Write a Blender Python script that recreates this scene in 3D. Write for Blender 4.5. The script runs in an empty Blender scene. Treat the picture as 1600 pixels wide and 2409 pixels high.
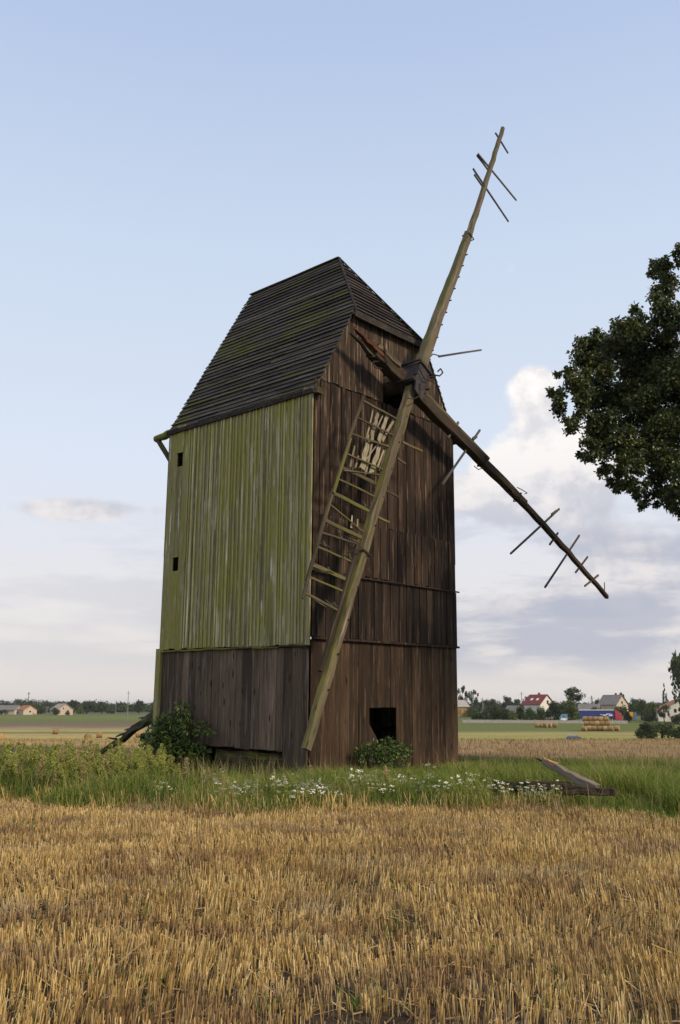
import bpy, math, random
import numpy as np
from mathutils import Matrix, Vector

random.seed(7)
rng = np.random.default_rng(11)
SC = bpy.context.scene
COL = SC.collection
rad = math.radians

# ------------------------------------------------------------------ camera
FPX, HROW = 2050.0, 1660.0                 # focal length and horizon row of the 1600x2409 photograph
PITCH = math.atan((HROW - 1204.5) / FPX)
CAMZ = 1.5
cam = bpy.data.cameras.new('camera')
cam.sensor_fit = 'VERTICAL'; cam.sensor_height = 36.0; cam.sensor_width = 24.0
cam.lens = FPX / 2409.0 * 36.0
cam.clip_start = 0.1; cam.clip_end = 20000.0
cam_ob = bpy.data.objects.new('camera', cam); COL.objects.link(cam_ob)
cam_ob.location = (0, 0, CAMZ); cam_ob.rotation_euler = (math.pi / 2 + PITCH, 0, 0)
SC.camera = cam_ob

# ------------------------------------------------------------------ sun, exposure
SUN_EL, SUN_AZ = rad(36), math.atan2(0.78, -0.63)    # azimuth measured from +Y towards +X
sun_dir = Vector((math.sin(SUN_AZ) * math.cos(SUN_EL), math.cos(SUN_AZ) * math.cos(SUN_EL), math.sin(SUN_EL)))
sun = bpy.data.lights.new('sun', 'SUN')
sun.energy = 3.4; sun.angle = rad(9); sun.color = (1.0, 0.82, 0.60)
sun_ob = bpy.data.objects.new('sun', sun); COL.objects.link(sun_ob)
sun_ob.rotation_euler = sun_dir.to_track_quat('Z', 'Y').to_euler()
SC.view_settings.view_transform = 'Standard'; SC.view_settings.look = 'None'
SC.view_settings.exposure = 0.12; SC.view_settings.gamma = 1.0
SC.view_settings.use_curve_mapping = False
SC.render.film_transparent = False
SC.cycles.use_denoising = True; SC.cycles.denoiser = 'OPENIMAGEDENOISE'; SC.cycles.denoising_input_passes = 'RGB_ALBEDO_NORMAL'; SC.cycles.denoising_prefilter = 'ACCURATE'
SC.cycles.max_bounces = 6; SC.cycles.diffuse_bounces = 3; SC.cycles.transparent_max_bounces = 4
SC.cycles.volume_bounces = 0
SC.cycles.sample_clamp_indirect = 4.0

# ------------------------------------------------------------------ node helpers
def lin(r, g, b):
    f = lambda v: ((v / 255 + 0.055) / 1.055) ** 2.4 if v > 10 else v / 255 / 12.92
    return (f(r), f(g), f(b), 1.0)

class NT:
    def __init__(s, tree): s.t = tree; s.L = tree.links
    def n(s, typ, **kw):
        nd = s.t.nodes.new(typ)
        for k, v in kw.items(): setattr(nd, k, v)
        return nd
    def put(s, sock, v):
        if isinstance(v, bpy.types.NodeSocket): s.L.new(v, sock)
        elif v is not None: sock.default_value = v
    def math(s, op, a, b=None, c=None, clamp=False):
        nd = s.n('ShaderNodeMath', operation=op, use_clamp=clamp)
        for i, v in enumerate((a, b, c)): s.put(nd.inputs[i], v)
        return nd.outputs[0]
    def vmath(s, op, a, b=None):
        nd = s.n('ShaderNodeVectorMath', operation=op)
        s.put(nd.inputs[0], a); s.put(nd.inputs[1], b)
        return nd.outputs[0]
    def noise(s, vec, scale=1.0, detail=3.0, rough=0.55, dist=0.0):
        nd = s.n('ShaderNodeTexNoise')
        s.put(nd.inputs['Vector'], vec); s.put(nd.inputs['Scale'], scale); s.put(nd.inputs['Detail'], detail)
        s.put(nd.inputs['Roughness'], rough); s.put(nd.inputs['Distortion'], dist)
        return nd.outputs['Fac']
    def ramp(s, fac, stops, interp='LINEAR'):
        nd = s.n('ShaderNodeValToRGB'); cr = nd.color_ramp; cr.interpolation = interp
        while len(cr.elements) < len(stops): cr.elements.new(0.5)
        for e, (p, c) in zip(cr.elements, stops): e.position = p; e.color = c
        s.put(nd.inputs[0], fac)
        return nd.outputs[0]
    def mix(s, fac, a, b, mode='MIX'):
        nd = s.n('ShaderNodeMix', data_type='RGBA', blend_type=mode)
        s.put(nd.inputs[0], fac); s.put(nd.inputs[6], a); s.put(nd.inputs[7], b)
        return nd.outputs[2]
    def mrange(s, v, a, b, c=0.0, d=1.0, smooth=False):
        nd = s.n('ShaderNodeMapRange')
        if smooth: nd.interpolation_type = 'SMOOTHSTEP'
        for i, x in enumerate((v, a, b, c, d)): s.put(nd.inputs[i], x)
        return nd.outputs[0]
    def scale(s, vec, sc):
        nd = s.n('ShaderNodeMapping'); s.put(nd.inputs[0], vec); nd.inputs['Scale'].default_value = sc
        return nd.outputs[0]
    def sep(s, v):
        nd = s.n('ShaderNodeSeparateXYZ'); s.put(nd.inputs[0], v); return nd.outputs
    def comb(s, x, y, z):
        nd = s.n('ShaderNodeCombineXYZ')
        for i, v in enumerate((x, y, z)): s.put(nd.inputs[i], v)
        return nd.outputs[0]

def material(name):
    m = bpy.data.materials.new(name); m.use_nodes = True
    t = NT(m.node_tree); b = m.node_tree.nodes['Principled BSDF']
    b.inputs['Roughness'].default_value = 0.85
    b.inputs['Specular IOR Level'].default_value = 0.2
    return m, t, b

def bump(t, b, h, strength=0.5, dist=0.01):
    nd = t.n('ShaderNodeBump'); nd.inputs['Strength'].default_value = strength; nd.inputs['Distance'].default_value = dist
    t.put(nd.inputs['Height'], h); t.L.new(nd.outputs[0], b.inputs['Normal'])

# ------------------------------------------------------------------ sky
def pix_dir(px, py):
    th = PITCH
    v = Vector(((px - 800) / FPX, math.cos(th) + (py - 1204.5) / FPX * math.sin(th), math.sin(th) - (py - 1204.5) / FPX * math.cos(th)))
    return v.normalized()

def make_world():
    w = bpy.data.worlds.new('World'); SC.world = w; w.use_nodes = True
    t = NT(w.node_tree)
    bg = w.node_tree.nodes['Background']; bg.inputs['Strength'].default_value = 0.1
    sky = t.n('ShaderNodeTexSky', sky_type='NISHITA'); sky.sun_disc = False
    sky.sun_elevation = SUN_EL; sky.sun_rotation = SUN_AZ; sky.altitude = 100
    sky.air_density = 1.0; sky.dust_density = 1.2; sky.ozone_density = 1.2
    g = t.n('ShaderNodeTexCoord').outputs['Generated']
    x, y, z = t.sep(g)
    el = t.math('ARCSINE', z); az = t.math('ARCTAN2', x, y)
    elp = t.math('MAXIMUM', el, 0.0)
    # thin high veil, whiter towards the horizon (whole dome)
    veil_col = t.ramp(t.math('DIVIDE', elp, 1.2), [(0.0, (7.4, 6.8, 6.4, 1)), (0.09, (7.8, 7.5, 7.5, 1)), (0.22, (7.2, 7.8, 8.9, 1)), (0.42, (6.2, 7.25, 8.8, 1)), (0.60, (4.95, 6.05, 8.4, 1)), (1.0, (5.0, 5.8, 7.4, 1))])
    veil_amt = t.ramp(t.math('DIVIDE', elp, 1.2), [(0.0, (.97,) * 3 + (1,)), (0.25, (.88,) * 3 + (1,)), (0.6, (.84,) * 3 + (1,)), (1.0, (.6,) * 3 + (1,))])
    base = t.mix(veil_amt, sky.outputs[0], veil_col)
    # clouds: angular coordinates, flattened towards the horizon
    def cvec(dv):
        return t.comb(az, t.math('MULTIPLY', t.math('ADD', elp, dv), 1.25), 0.37)
    def dens(dv):
        return t.noise(cvec(dv), 7.5, 8.0, 0.56, 0.15)
    n0 = dens(0.0); n1 = dens(0.035)
    gs = None
    for px, py, sx, sy, a in ((1255, 905, .034, .030, .44), (1290, 1050, .066, .054, .32), (1130, 1165, .06, .028, .27), (1430, 1150, .12, .055, .33), (335, 1195, .075, .014, .32), (60, 1195, .07, .012, .30),
                              (1130, 605, .05, .03, .19), (1580, 300, .03, .05, .14), (1540, 1310, .10, .030, .40), (1180, 1430, .10, .018, .30), (1420, 1420, .12, .02, .30)):
        d = pix_dir(px, py); a0 = math.atan2(d.x, d.y); e0 = math.asin(d.z)
        dx = t.math('DIVIDE', t.math('SUBTRACT', az, a0), sx); dy = t.math('DIVIDE', t.math('SUBTRACT', el, e0), sy)
        q = t.math('ADD', t.math('MULTIPLY', dx, dx), t.math('MULTIPLY', dy, dy))
        gg = t.math('MULTIPLY', t.math('EXPONENT', t.math('MULTIPLY', q, -0.7)), a)
        gs = gg if gs is None else t.math('ADD', gs, gg)
    # broken cumulus at random over the rest of the dome
    big = t.noise(t.comb(az, elp, 3.1), 1.6, 2.0)
    dome = t.mrange(big, .52, .72, 0.0, .16)
    inview = t.mrange(t.math('ABSOLUTE', az), .45, .75, 0.0, 1.0)
    gs = t.math('ADD', gs, t.math('MULTIPLY', dome, inview))
    m = t.mrange(t.math('ADD', n0, gs), .725, .87, 0.0, 1.0, True)
    lit = t.mrange(t.math('SUBTRACT', n0, n1), -.07, .11, 0.0, 1.0, True)
    low = t.mrange(el, .17, .36, 0.0, 1.0)
    shade = t.mix(low, (4.9, 5.15, 5.95, 1), (7.6, 7.3, 7.4, 1))
    bright = t.mix(low, (7.6, 7.2, 7.2, 1), (10.4, 9.9, 9.4, 1))
    ccol = t.mix(lit, shade, bright)
    c1 = t.mix(t.math('MULTIPLY', m, .92), base, ccol)
    # grey-blue stratus bands low down
    sv = t.comb(t.math('MULTIPLY', az, 1.6), t.math('MULTIPLY', elp, 7.5), 4.4)
    s0 = t.noise(sv, 2.6, 7.0, .58, .2)
    sb = t.math('MULTIPLY', t.mrange(s0, .44, .60, 0, 1, True), t.math('MULTIPLY', t.mrange(elp, .015, .06, 0, 1, True), t.mrange(elp, .14, .24, 1, 0, True)))
    rightw = t.mrange(az, -.35, .22, .28, .95, True)
    c2 = t.mix(t.math('MULTIPLY', sb, t.math('MULTIPLY', rightw, .9)), c1, (4.4, 4.65, 5.5, 1))
    t.L.new(c2, bg.inputs['Color'])
make_world()
SC.world.cycles.sampling_method = 'MANUAL'; SC.world.cycles.sample_map_resolution = 256

# ------------------------------------------------------------------ object helpers
MAT = {}                                    # object -> matrix in the frame of its top-level thing
def link(o): COL.objects.link(o); return o

def empty(name, matrix=None, label=None, cat=None, group=None):
    o = link(bpy.data.objects.new(name, None)); o.empty_display_size = 0.3
    if matrix is not None: o.matrix_world = matrix
    MAT[o] = Matrix.Identity(4)
    if label: tag(o, label, cat, group)
    return o

def tag(o, label=None, cat=None, group=None, kind=None):
    if label: o['label'] = label
    if cat: o['category'] = cat
    if group: o['group'] = group
    if kind: o['kind'] = kind
    return o

def mesh_np(name, v, faces, mats=None, fmat=None, smooth=False):
    """v (n,3); faces: list of (k,m) int arrays (k faces of m corners)."""
    me = bpy.data.meshes.new(name)
    v = np.asarray(v, np.float32)
    me.vertices.add(len(v)); me.vertices.foreach_set('co', v.ravel())
    faces = [np.asarray(f, np.int32) for f in faces if len(f)]
    nl = sum(f.size for f in faces); nf = sum(len(f) for f in faces)
    me.loops.add(nl); me.polygons.add(nf)
    me.loops.foreach_set('vertex_index', np.concatenate([f.ravel() for f in faces]))
    tot = np.concatenate([np.full(len(f), f.shape[1], np.int32) for f in faces])
    start = np.concatenate([[0], np.cumsum(tot)[:-1]]).astype(np.int32)
    me.polygons.foreach_set('loop_start', start); me.polygons.foreach_set('loop_total', tot)
    for m in (mats or []): me.materials.append(m)
    if fmat is not None: me.polygons.foreach_set('material_index', np.asarray(fmat, np.int32))
    if smooth: me.polygons.foreach_set('use_smooth', np.ones(nf, bool))
    me.update(calc_edges=True); me.validate()
    return me

def mesh_py(name, v, f, mat, smooth=False):
    me = bpy.data.meshes.new(name); me.from_pydata([tuple(p) for p in v], [], f); me.update()
    if mat: me.materials.append(mat)
    if smooth: me.polygons.foreach_set('use_smooth', np.ones(len(me.polygons), bool))
    return me

def add(name, me, parent=None, m=None):
    """object from a mesh; m is its matrix in the frame of the top-level thing."""
    o = link(bpy.data.objects.new(name, me)); m = m or Matrix.Identity(4); MAT[o] = m
    if parent is not None:
        o.parent = parent; o.matrix_basis = MAT[parent].inverted() @ m
    else: o.matrix_world = m
    return o

BOXF = [(0, 3, 2, 1), (4, 5, 6, 7), (0, 1, 5, 4), (1, 2, 6, 5), (2, 3, 7, 6), (3, 0, 4, 7)]
class MB:
    """collects simple solids into one mesh"""
    def __init__(s): s.v = []; s.f = []
    def hexa(s, c8):
        k = len(s.v); s.v += [Vector(p) for p in c8]; s.f += [tuple(k + i for i in q) for q in BOXF]; return s
    def box(s, lo, hi):
        a, b = lo, hi
        return s.hexa([(a[0], a[1], a[2]), (b[0], a[1], a[2]), (b[0], b[1], a[2]), (a[0], b[1], a[2]),
                       (a[0], a[1], b[2]), (b[0], a[1], b[2]), (b[0], b[1], b[2]), (a[0], b[1], b[2])])
    def cyl(s, p0, p1, r0, r1=None, n=10):
        r1 = r0 if r1 is None else r1
        p0, p1 = Vector(p0), Vector(p1); ax = (p1 - p0).normalized()
        u = ax.orthogonal().normalized(); w = ax.cross(u); k = len(s.v)
        for p, r in ((p0, r0), (p1, r1)):
            for i in range(n):
                a = 2 * math.pi * i / n; s.v.append(p + u * (r * math.cos(a)) + w * (r * math.sin(a)))
        s.f += [(k + i, k + (i + 1) % n, k + n + (i + 1) % n, k + n + i) for i in range(n)]
        s.f += [tuple(k + n - 1 - i for i in range(n)), tuple(k + n + i for i in range(n))]
        return s
    def tube(s, pts, r, n=6):
        for a, b in zip(pts, pts[1:]): s.cyl(a, b, r, r, n)
        return s
    def poly(s, pts, thick):
        """extrude a planar polygon by a vector"""
        k = len(s.v); n = len(pts); pts = [Vector(p) for p in pts]; d = Vector(thick)
        s.v += pts + [p + d for p in pts]
        s.f += [tuple(k + i for i in range(n))[::-1], tuple(k + n + i for i in range(n))]
        s.f += [(k + i, k + (i + 1) % n, k + n + (i + 1) % n, k + n + i) for i in range(n)]
        return s
    def mesh(s, name, mat, smooth=False): return mesh_py(name, s.v, s.f, mat, smooth)
    def build(s, name, mat, parent=None, m=None, smooth=False): return add(name, s.mesh(name, mat, smooth), parent, m)

def frame_z(p0, p1, up=(0, -1, 0)):
    """matrix with +Z from p0 to p1 and X close to up x z"""
    z = (Vector(p1) - Vector(p0)).normalized(); y = Vector(up)
    y = (y - z * y.dot(z)).normalized(); x = y.cross(z)
    m = Matrix((x, y, z)).transposed().to_4x4(); m.translation = Vector(p0)
    return m

def beam(name, p0, p1, w0, w1, h0, h1, mat, parent=None, segs=8, jit=0.0, up=(0, -1, 0), ragged=0.0, bow=0.0, chamfer=0.18, seed=None):
    """tapered, slightly irregular timber: width along x, height along the 'up' axis"""
    r = random.Random(seed if seed is not None else hash((round(p0[0], 3), round(p1[2], 3))) & 0xffff)
    L = (Vector(p1) - Vector(p0)).length; m = frame_z(p0, p1, up); v = []; f = []
    for i in range(segs + 1):
        t = i / segs; w = (w0 + (w1 - w0) * t) / 2; h = (h0 + (h1 - h0) * t) / 2; c = chamfer * min(w, h)
        ring = [(-w + c, -h), (w - c, -h), (w, -h + c), (w, h - c), (w - c, h), (-w + c, h), (-w, h - c), (-w, -h + c)]
        b = bow * math.sin(math.pi * t)
        jx, jy = r.uniform(-1, 1) * jit, r.uniform(-1, 1) * jit
        for x, y in ring:
            e = r.uniform(-ragged, ragged * .3) if i == segs else (r.uniform(-.2, .2) * ragged if i == 0 else 0)
            v.append((x + jx + b + r.uniform(-1, 1) * jit * .6, y + jy + r.uniform(-1, 1) * jit * .6, L * t + e))
    for i in range(segs):
        for k in range(8):
            f.append((i * 8 + k, i * 8 + (k + 1) % 8, (i + 1) * 8 + (k + 1) % 8, (i + 1) * 8 + k))
    f.append(tuple(range(7, -1, -1))); f.append(tuple(segs * 8 + k for k in range(8)))
    return add(name, mesh_py(name, v, f, mat), parent, m)

def at(px, py, Y):
    """point at ground distance Y that the photograph shows at (px, py)"""
    d = pix_dir(px, py); return Vector((d.x / d.y * Y, Y, CAMZ + d.z / d.y * Y))

# ------------------------------------------------------------------ materials
def wood(name, axis, dark, mid, light, var=0.45, grain=26.0, moss=None, moss_amt=0.0, streak=None, streak_amt=0.0, mossn=None, knots=0.5, rough=.88, tone=None, along=1.1, blotch=.5, moss_scale=1.0, mvar=.26):
    m, t, b = material(name)
    oi = t.n('ShaderNodeObjectInfo').outputs['Random']
    co = t.n('ShaderNodeTexCoord').outputs['Object']
    off = t.math('MULTIPLY', oi, 61.0)
    co2 = t.vmath('ADD', co, t.comb(off, t.math('MULTIPLY', oi, 23.0), t.math('MULTIPLY', oi, 91.0)))
    def sc(a, c): return tuple(a if i == axis else c for i in range(3))
    fib = t.noise(t.scale(co2, sc(along, grain)), 1.0, 7.0, .62, .35)
    fine = t.noise(t.scale(co2, sc(along * 3, grain * 3.2)), 1.0, 4.0, .6)
    f = t.math('ADD', t.math('MULTIPLY', fib, .72), t.math('MULTIPLY', fine, .28))
    col = t.ramp(f, [(.35, dark), (.46, mid), (.55, mid), (.67, light)])
    if tone:
        col = t.mix(t.math('MULTIPLY', t.math('FRACT', t.math('MULTIPLY', oi, 7.31)), .75), col, tone, 'MIX')
    # per-board brightness and slow stains running along the grain
    st = t.noise(t.scale(co2, sc(.5, 3.5)), 1.0, 4.0, .6)
    stain = t.mrange(st, .3, .7, 1 - blotch, 1 + blotch * .55)
    br = t.math('MULTIPLY', t.mrange(oi, 0, 1, 1 - var, 1 + var * .8), stain)
    col = t.mix(1.0, col, t.comb(br, br, br), 'MULTIPLY')
    if streak:
        sn = t.noise(t.scale(co2, sc(.75, 13.0)), 1.0, 6.0, .68, .2)
        col = t.mix(t.math('MULTIPLY', t.mrange(sn, .55, .64, 0, 1, True), streak_amt), col, streak)
    if moss:
        mn = t.noise(t.scale(co, sc(.8 * moss_scale, 5.0 * moss_scale)), 1.0, 6.0, .65, .3)
        mb = t.noise(t.scale(co, (.7, .7, .7)), 1.0, 3.0)
        mm = t.math('ADD', t.math('ADD', mn, t.math('MULTIPLY', t.math('SUBTRACT', mb, .5), .5)), t.math('MULTIPLY', t.math('SUBTRACT', oi, .5), mvar))
        fac = t.mrange(mm, .62 - moss_amt * .4, .80 - moss_amt * .4, 0, 1, True)
        if mossn is not None:                 # moss settles on the side that faces away from the sun
            nn = t.n('ShaderNodeTexCoord').outputs['Normal']
            dt = t.n('ShaderNodeVectorMath', operation='DOT_PRODUCT'); t.L.new(nn, dt.inputs[0]); dt.inputs[1].default_value = mossn
            fac = t.math('MULTIPLY', fac, t.mrange(dt.outputs['Value'], -.1, .6, .12, 1))
        mc = t.mix(t.noise(t.scale(co, sc(4, 30)), 1.0, 3), tuple(c * .55 for c in moss[:3]) + (1,), tuple(min(1, c * 1.35) for c in moss[:3]) + (1,))
        col = t.mix(t.math('MULTIPLY', fac, .9), col, mc)
    if knots:
        vv = t.n('ShaderNodeTexVoronoi'); t.put(vv.inputs['Vector'], t.scale(co2, sc(1.7, 5.5))); vv.inputs['Scale'].default_value = 1.0
        k = t.mrange(vv.outputs['Distance'], .07, .20, 1, 0, True)
        col = t.mix(t.math('MULTIPLY', k, knots), col, tuple(c * .35 for c in dark[:3]) + (1,))
    t.L.new(col, b.inputs['Base Color']); b.inputs['Roughness'].default_value = rough
    bump(t, b, f, .7, .012)
    return m

def plain(name, c1, c2=None, scale=4.0, rough=.85, metal=0.0, spec=.2, island=False, bumpd=0.0):
    m, t, b = material(name)
    b.inputs['Roughness'].default_value = rough; b.inputs['Metallic'].default_value = metal; b.inputs['Specular IOR Level'].default_value = spec
    if c2 is None: b.inputs['Base Color'].default_value = c1
    else:
        co = t.n('ShaderNodeTexCoord').outputs['Object']
        f = t.noise(co, scale, 5.0, .65)
        t.L.new(t.mix(t.mrange(f, .3, .7), c1, c2), b.inputs['Base Color'])
        if bumpd: bump(t, b, f, .8, bumpd)
    return m

def leafmat(name, stops, trans=.35, patch=0.0, rough=.55, spec=.3):
    """leaves and blades: one random tint per leaf, light passing through"""
    m, t, b = material(name)
    isl = t.n('ShaderNodeNewGeometry').outputs['Random Per Island']
    f = isl
    if patch:
        co = t.n('ShaderNodeNewGeometry').outputs['Position']
        f = t.math('ADD', t.math('MULTIPLY', isl, 1 - patch), t.math('MULTIPLY', t.mrange(t.noise(co, .9, 3), .3, .7), patch))
    col = t.ramp(f, stops)
    t.L.new(col, b.inputs['Base Color']); b.inputs['Roughness'].default_value = rough; b.inputs['Specular IOR Level'].default_value = spec
    tr = t.n('ShaderNodeBsdfTranslucent'); t.L.new(col, tr.inputs['Color'])
    mx = t.n('ShaderNodeMixShader'); mx.inputs[0].default_value = trans
    t.L.new(b.outputs[0], mx.inputs[1]); t.L.new(tr.outputs[0], mx.inputs[2])
    t.L.new(mx.outputs[0], m.node_tree.nodes['Material Output'].inputs['Surface'])
    return m

G = lambda a, b, c: (a, b, c, 1.0)
M = {}
M['front_mid'] = wood('wood_front', 2, G(.010, .006, .0045), G(.043, .027, .0175), G(.17, .115, .075), var=.55, tone=G(.026, .017, .012), streak=G(.22, .15, .10), streak_amt=.55, blotch=.5)  # front woods: pale streaks also paint in highlights along the board edges
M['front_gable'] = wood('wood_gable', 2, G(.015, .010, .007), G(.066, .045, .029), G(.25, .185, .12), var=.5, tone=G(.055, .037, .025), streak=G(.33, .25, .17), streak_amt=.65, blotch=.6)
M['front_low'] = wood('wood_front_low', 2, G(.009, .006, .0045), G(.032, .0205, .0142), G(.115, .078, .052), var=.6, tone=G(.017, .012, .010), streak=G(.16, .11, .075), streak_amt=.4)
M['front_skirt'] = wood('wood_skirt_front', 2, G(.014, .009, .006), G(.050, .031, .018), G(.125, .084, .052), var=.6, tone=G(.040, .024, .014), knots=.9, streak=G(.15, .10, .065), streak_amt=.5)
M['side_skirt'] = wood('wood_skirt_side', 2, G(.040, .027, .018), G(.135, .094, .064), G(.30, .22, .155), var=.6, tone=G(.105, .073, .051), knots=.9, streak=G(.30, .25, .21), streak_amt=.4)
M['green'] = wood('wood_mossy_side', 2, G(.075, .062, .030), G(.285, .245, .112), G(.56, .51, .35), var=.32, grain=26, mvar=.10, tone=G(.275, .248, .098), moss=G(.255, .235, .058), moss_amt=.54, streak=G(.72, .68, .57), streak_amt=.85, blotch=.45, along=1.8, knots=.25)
M['green_batten'] = wood('wood_mossy_batten', 2, G(.15, .125, .06), G(.42, .37, .19), G(.70, .64, .46), var=.42, grain=24, mvar=.14, moss=G(.34, .315, .085), moss_amt=.46, along=1.8, streak=G(.46, .43, .32), streak_amt=.6, knots=0)
M['rear'] = wood('wood_rear', 2, G(.05, .045, .022), G(.11, .10, .05), G(.22, .20, .12), moss=G(.15, .155, .03), moss_amt=.4)
M['roof_side'] = wood('wood_roof_side', 1, G(.014, .012, .011), G(.046, .041, .036), G(.135, .122, .106), var=.38, grain=16, mvar=.18, moss=G(.066, .068, .013), moss_amt=.34, moss_scale=.75, streak=G(.24, .23, .22), streak_amt=.35, knots=.3, along=.8)
M['roof_hip'] = wood('wood_roof_hip', 0, G(.012, .010, .009), G(.036, .029, .025), G(.105, .086, .072), var=.45, grain=16, knots=.3, along=.8, streak=G(.14, .12, .10), streak_amt=.3)
M['frame'] = wood('wood_frame', 2, G(.012, .010, .008), G(.03, .024, .018), G(.06, .05, .04), knots=0)
M['stock_up'] = wood('wood_stock_up', 2, G(.030, .023, .015), G(.130, .104, .073), G(.34, .285, .215), var=.15, grain=13, moss=G(.085, .090, .030), moss_amt=.55, mossn=(1, 0, 0), knots=.6, blotch=.4, along=.5)
M['stock'] = wood('wood_stock', 2, G(.028, .021, .013), G(.125, .100, .066), G(.34, .285, .21), var=.15, grain=13, moss=G(.150, .145, .032), moss_amt=.62, mossn=(-1, 0, 0), knots=.6, blotch=.4, along=.5)
M['stock_dark'] = wood('wood_stock_dark', 2, G(.012, .009, .006), G(.045, .033, .022), G(.15, .115, .080), var=.2, grain=20, knots=.5, along=.5, moss=G(.06, .06, .016), moss_amt=.1)
M['broken'] = wood('wood_broken', 2, G(.022, .010, .006), G(.085, .034, .018), G(.30, .13, .07), var=.2, grain=18, knots=0)
M['grey_beam'] = wood('wood_grey_beam', 2, G(.07, .055, .040), G(.22, .18, .135), G(.42, .36, .28), var=.1, grain=16, knots=.4, along=.6)
M['fresh'] = wood('wood_fresh', 2, G(.22, .11, .05), G(.42, .22, .10), G(.60, .36, .18), var=.1, grain=18, knots=0, blotch=.2)
M['lath'] = wood('wood_lath', 2, G(.035, .029, .017), G(.105, .085, .050), G(.23, .19, .13), var=.4, grain=40, moss=G(.12, .12, .026), moss_amt=.38, knots=0)
M['lath_grey'] = wood('wood_lath_grey', 2, G(.04, .034, .030), G(.10, .085, .075), G(.21, .18, .16), var=.3, grain=40, knots=0)
M['shutter'] = wood('wood_shutter', 2, G(.11, .09, .055), G(.28, .24, .16), G(.48, .43, .32), var=.3, grain=34, moss=G(.20, .21, .07), moss_amt=.25, knots=.3)
M['mossy'] = wood('wood_mossy_beam', 2, G(.03, .024, .014), G(.10, .080, .045), G(.22, .18, .11), moss=G(.19, .20, .03), moss_amt=.55, grain=14)
M['dark_moss'] = wood('wood_tail', 2, G(.014, .012, .009), G(.060, .050, .037), G(.16, .135, .10), moss=G(.075, .09, .02), moss_amt=.3, grain=14, knots=.3)
M['iron'] = plain('old_iron', G(.018, .016, .017), G(.060, .050, .050), 9.0, .62, .35, .4, bumpd=.01)
M['rust'] = plain('rusty_iron', G(.018, .012, .010), G(.06, .035, .025), 14.0, .75, .3, .3)

# ------------------------------------------------------------------ ground
PROF = [(-60, 0.0), (0, 0), (36, 0), (42, -.10), (50, -.40), (60, -.95), (80, -2.1), (100, -3.2), (150, -5.3), (180, -5.95), (222, -5.45), (250, -5.35), (275, -4.9), (300, -3.95), (340, -3.6), (420, -3.5), (9000, -3.5)]
def ground_z(y): return float(np.interp(y, [p[0] for p in PROF], [p[1] for p in PROF]))
def ground_z_np(x, y):
    z = np.interp(y, [p[0] for p in PROF], [p[1] for p in PROF])
    return z + .03 * np.sin(x * .9 + 1.3) * np.sin(y * .7) * np.clip(y / 8, 0, 1)

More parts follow.
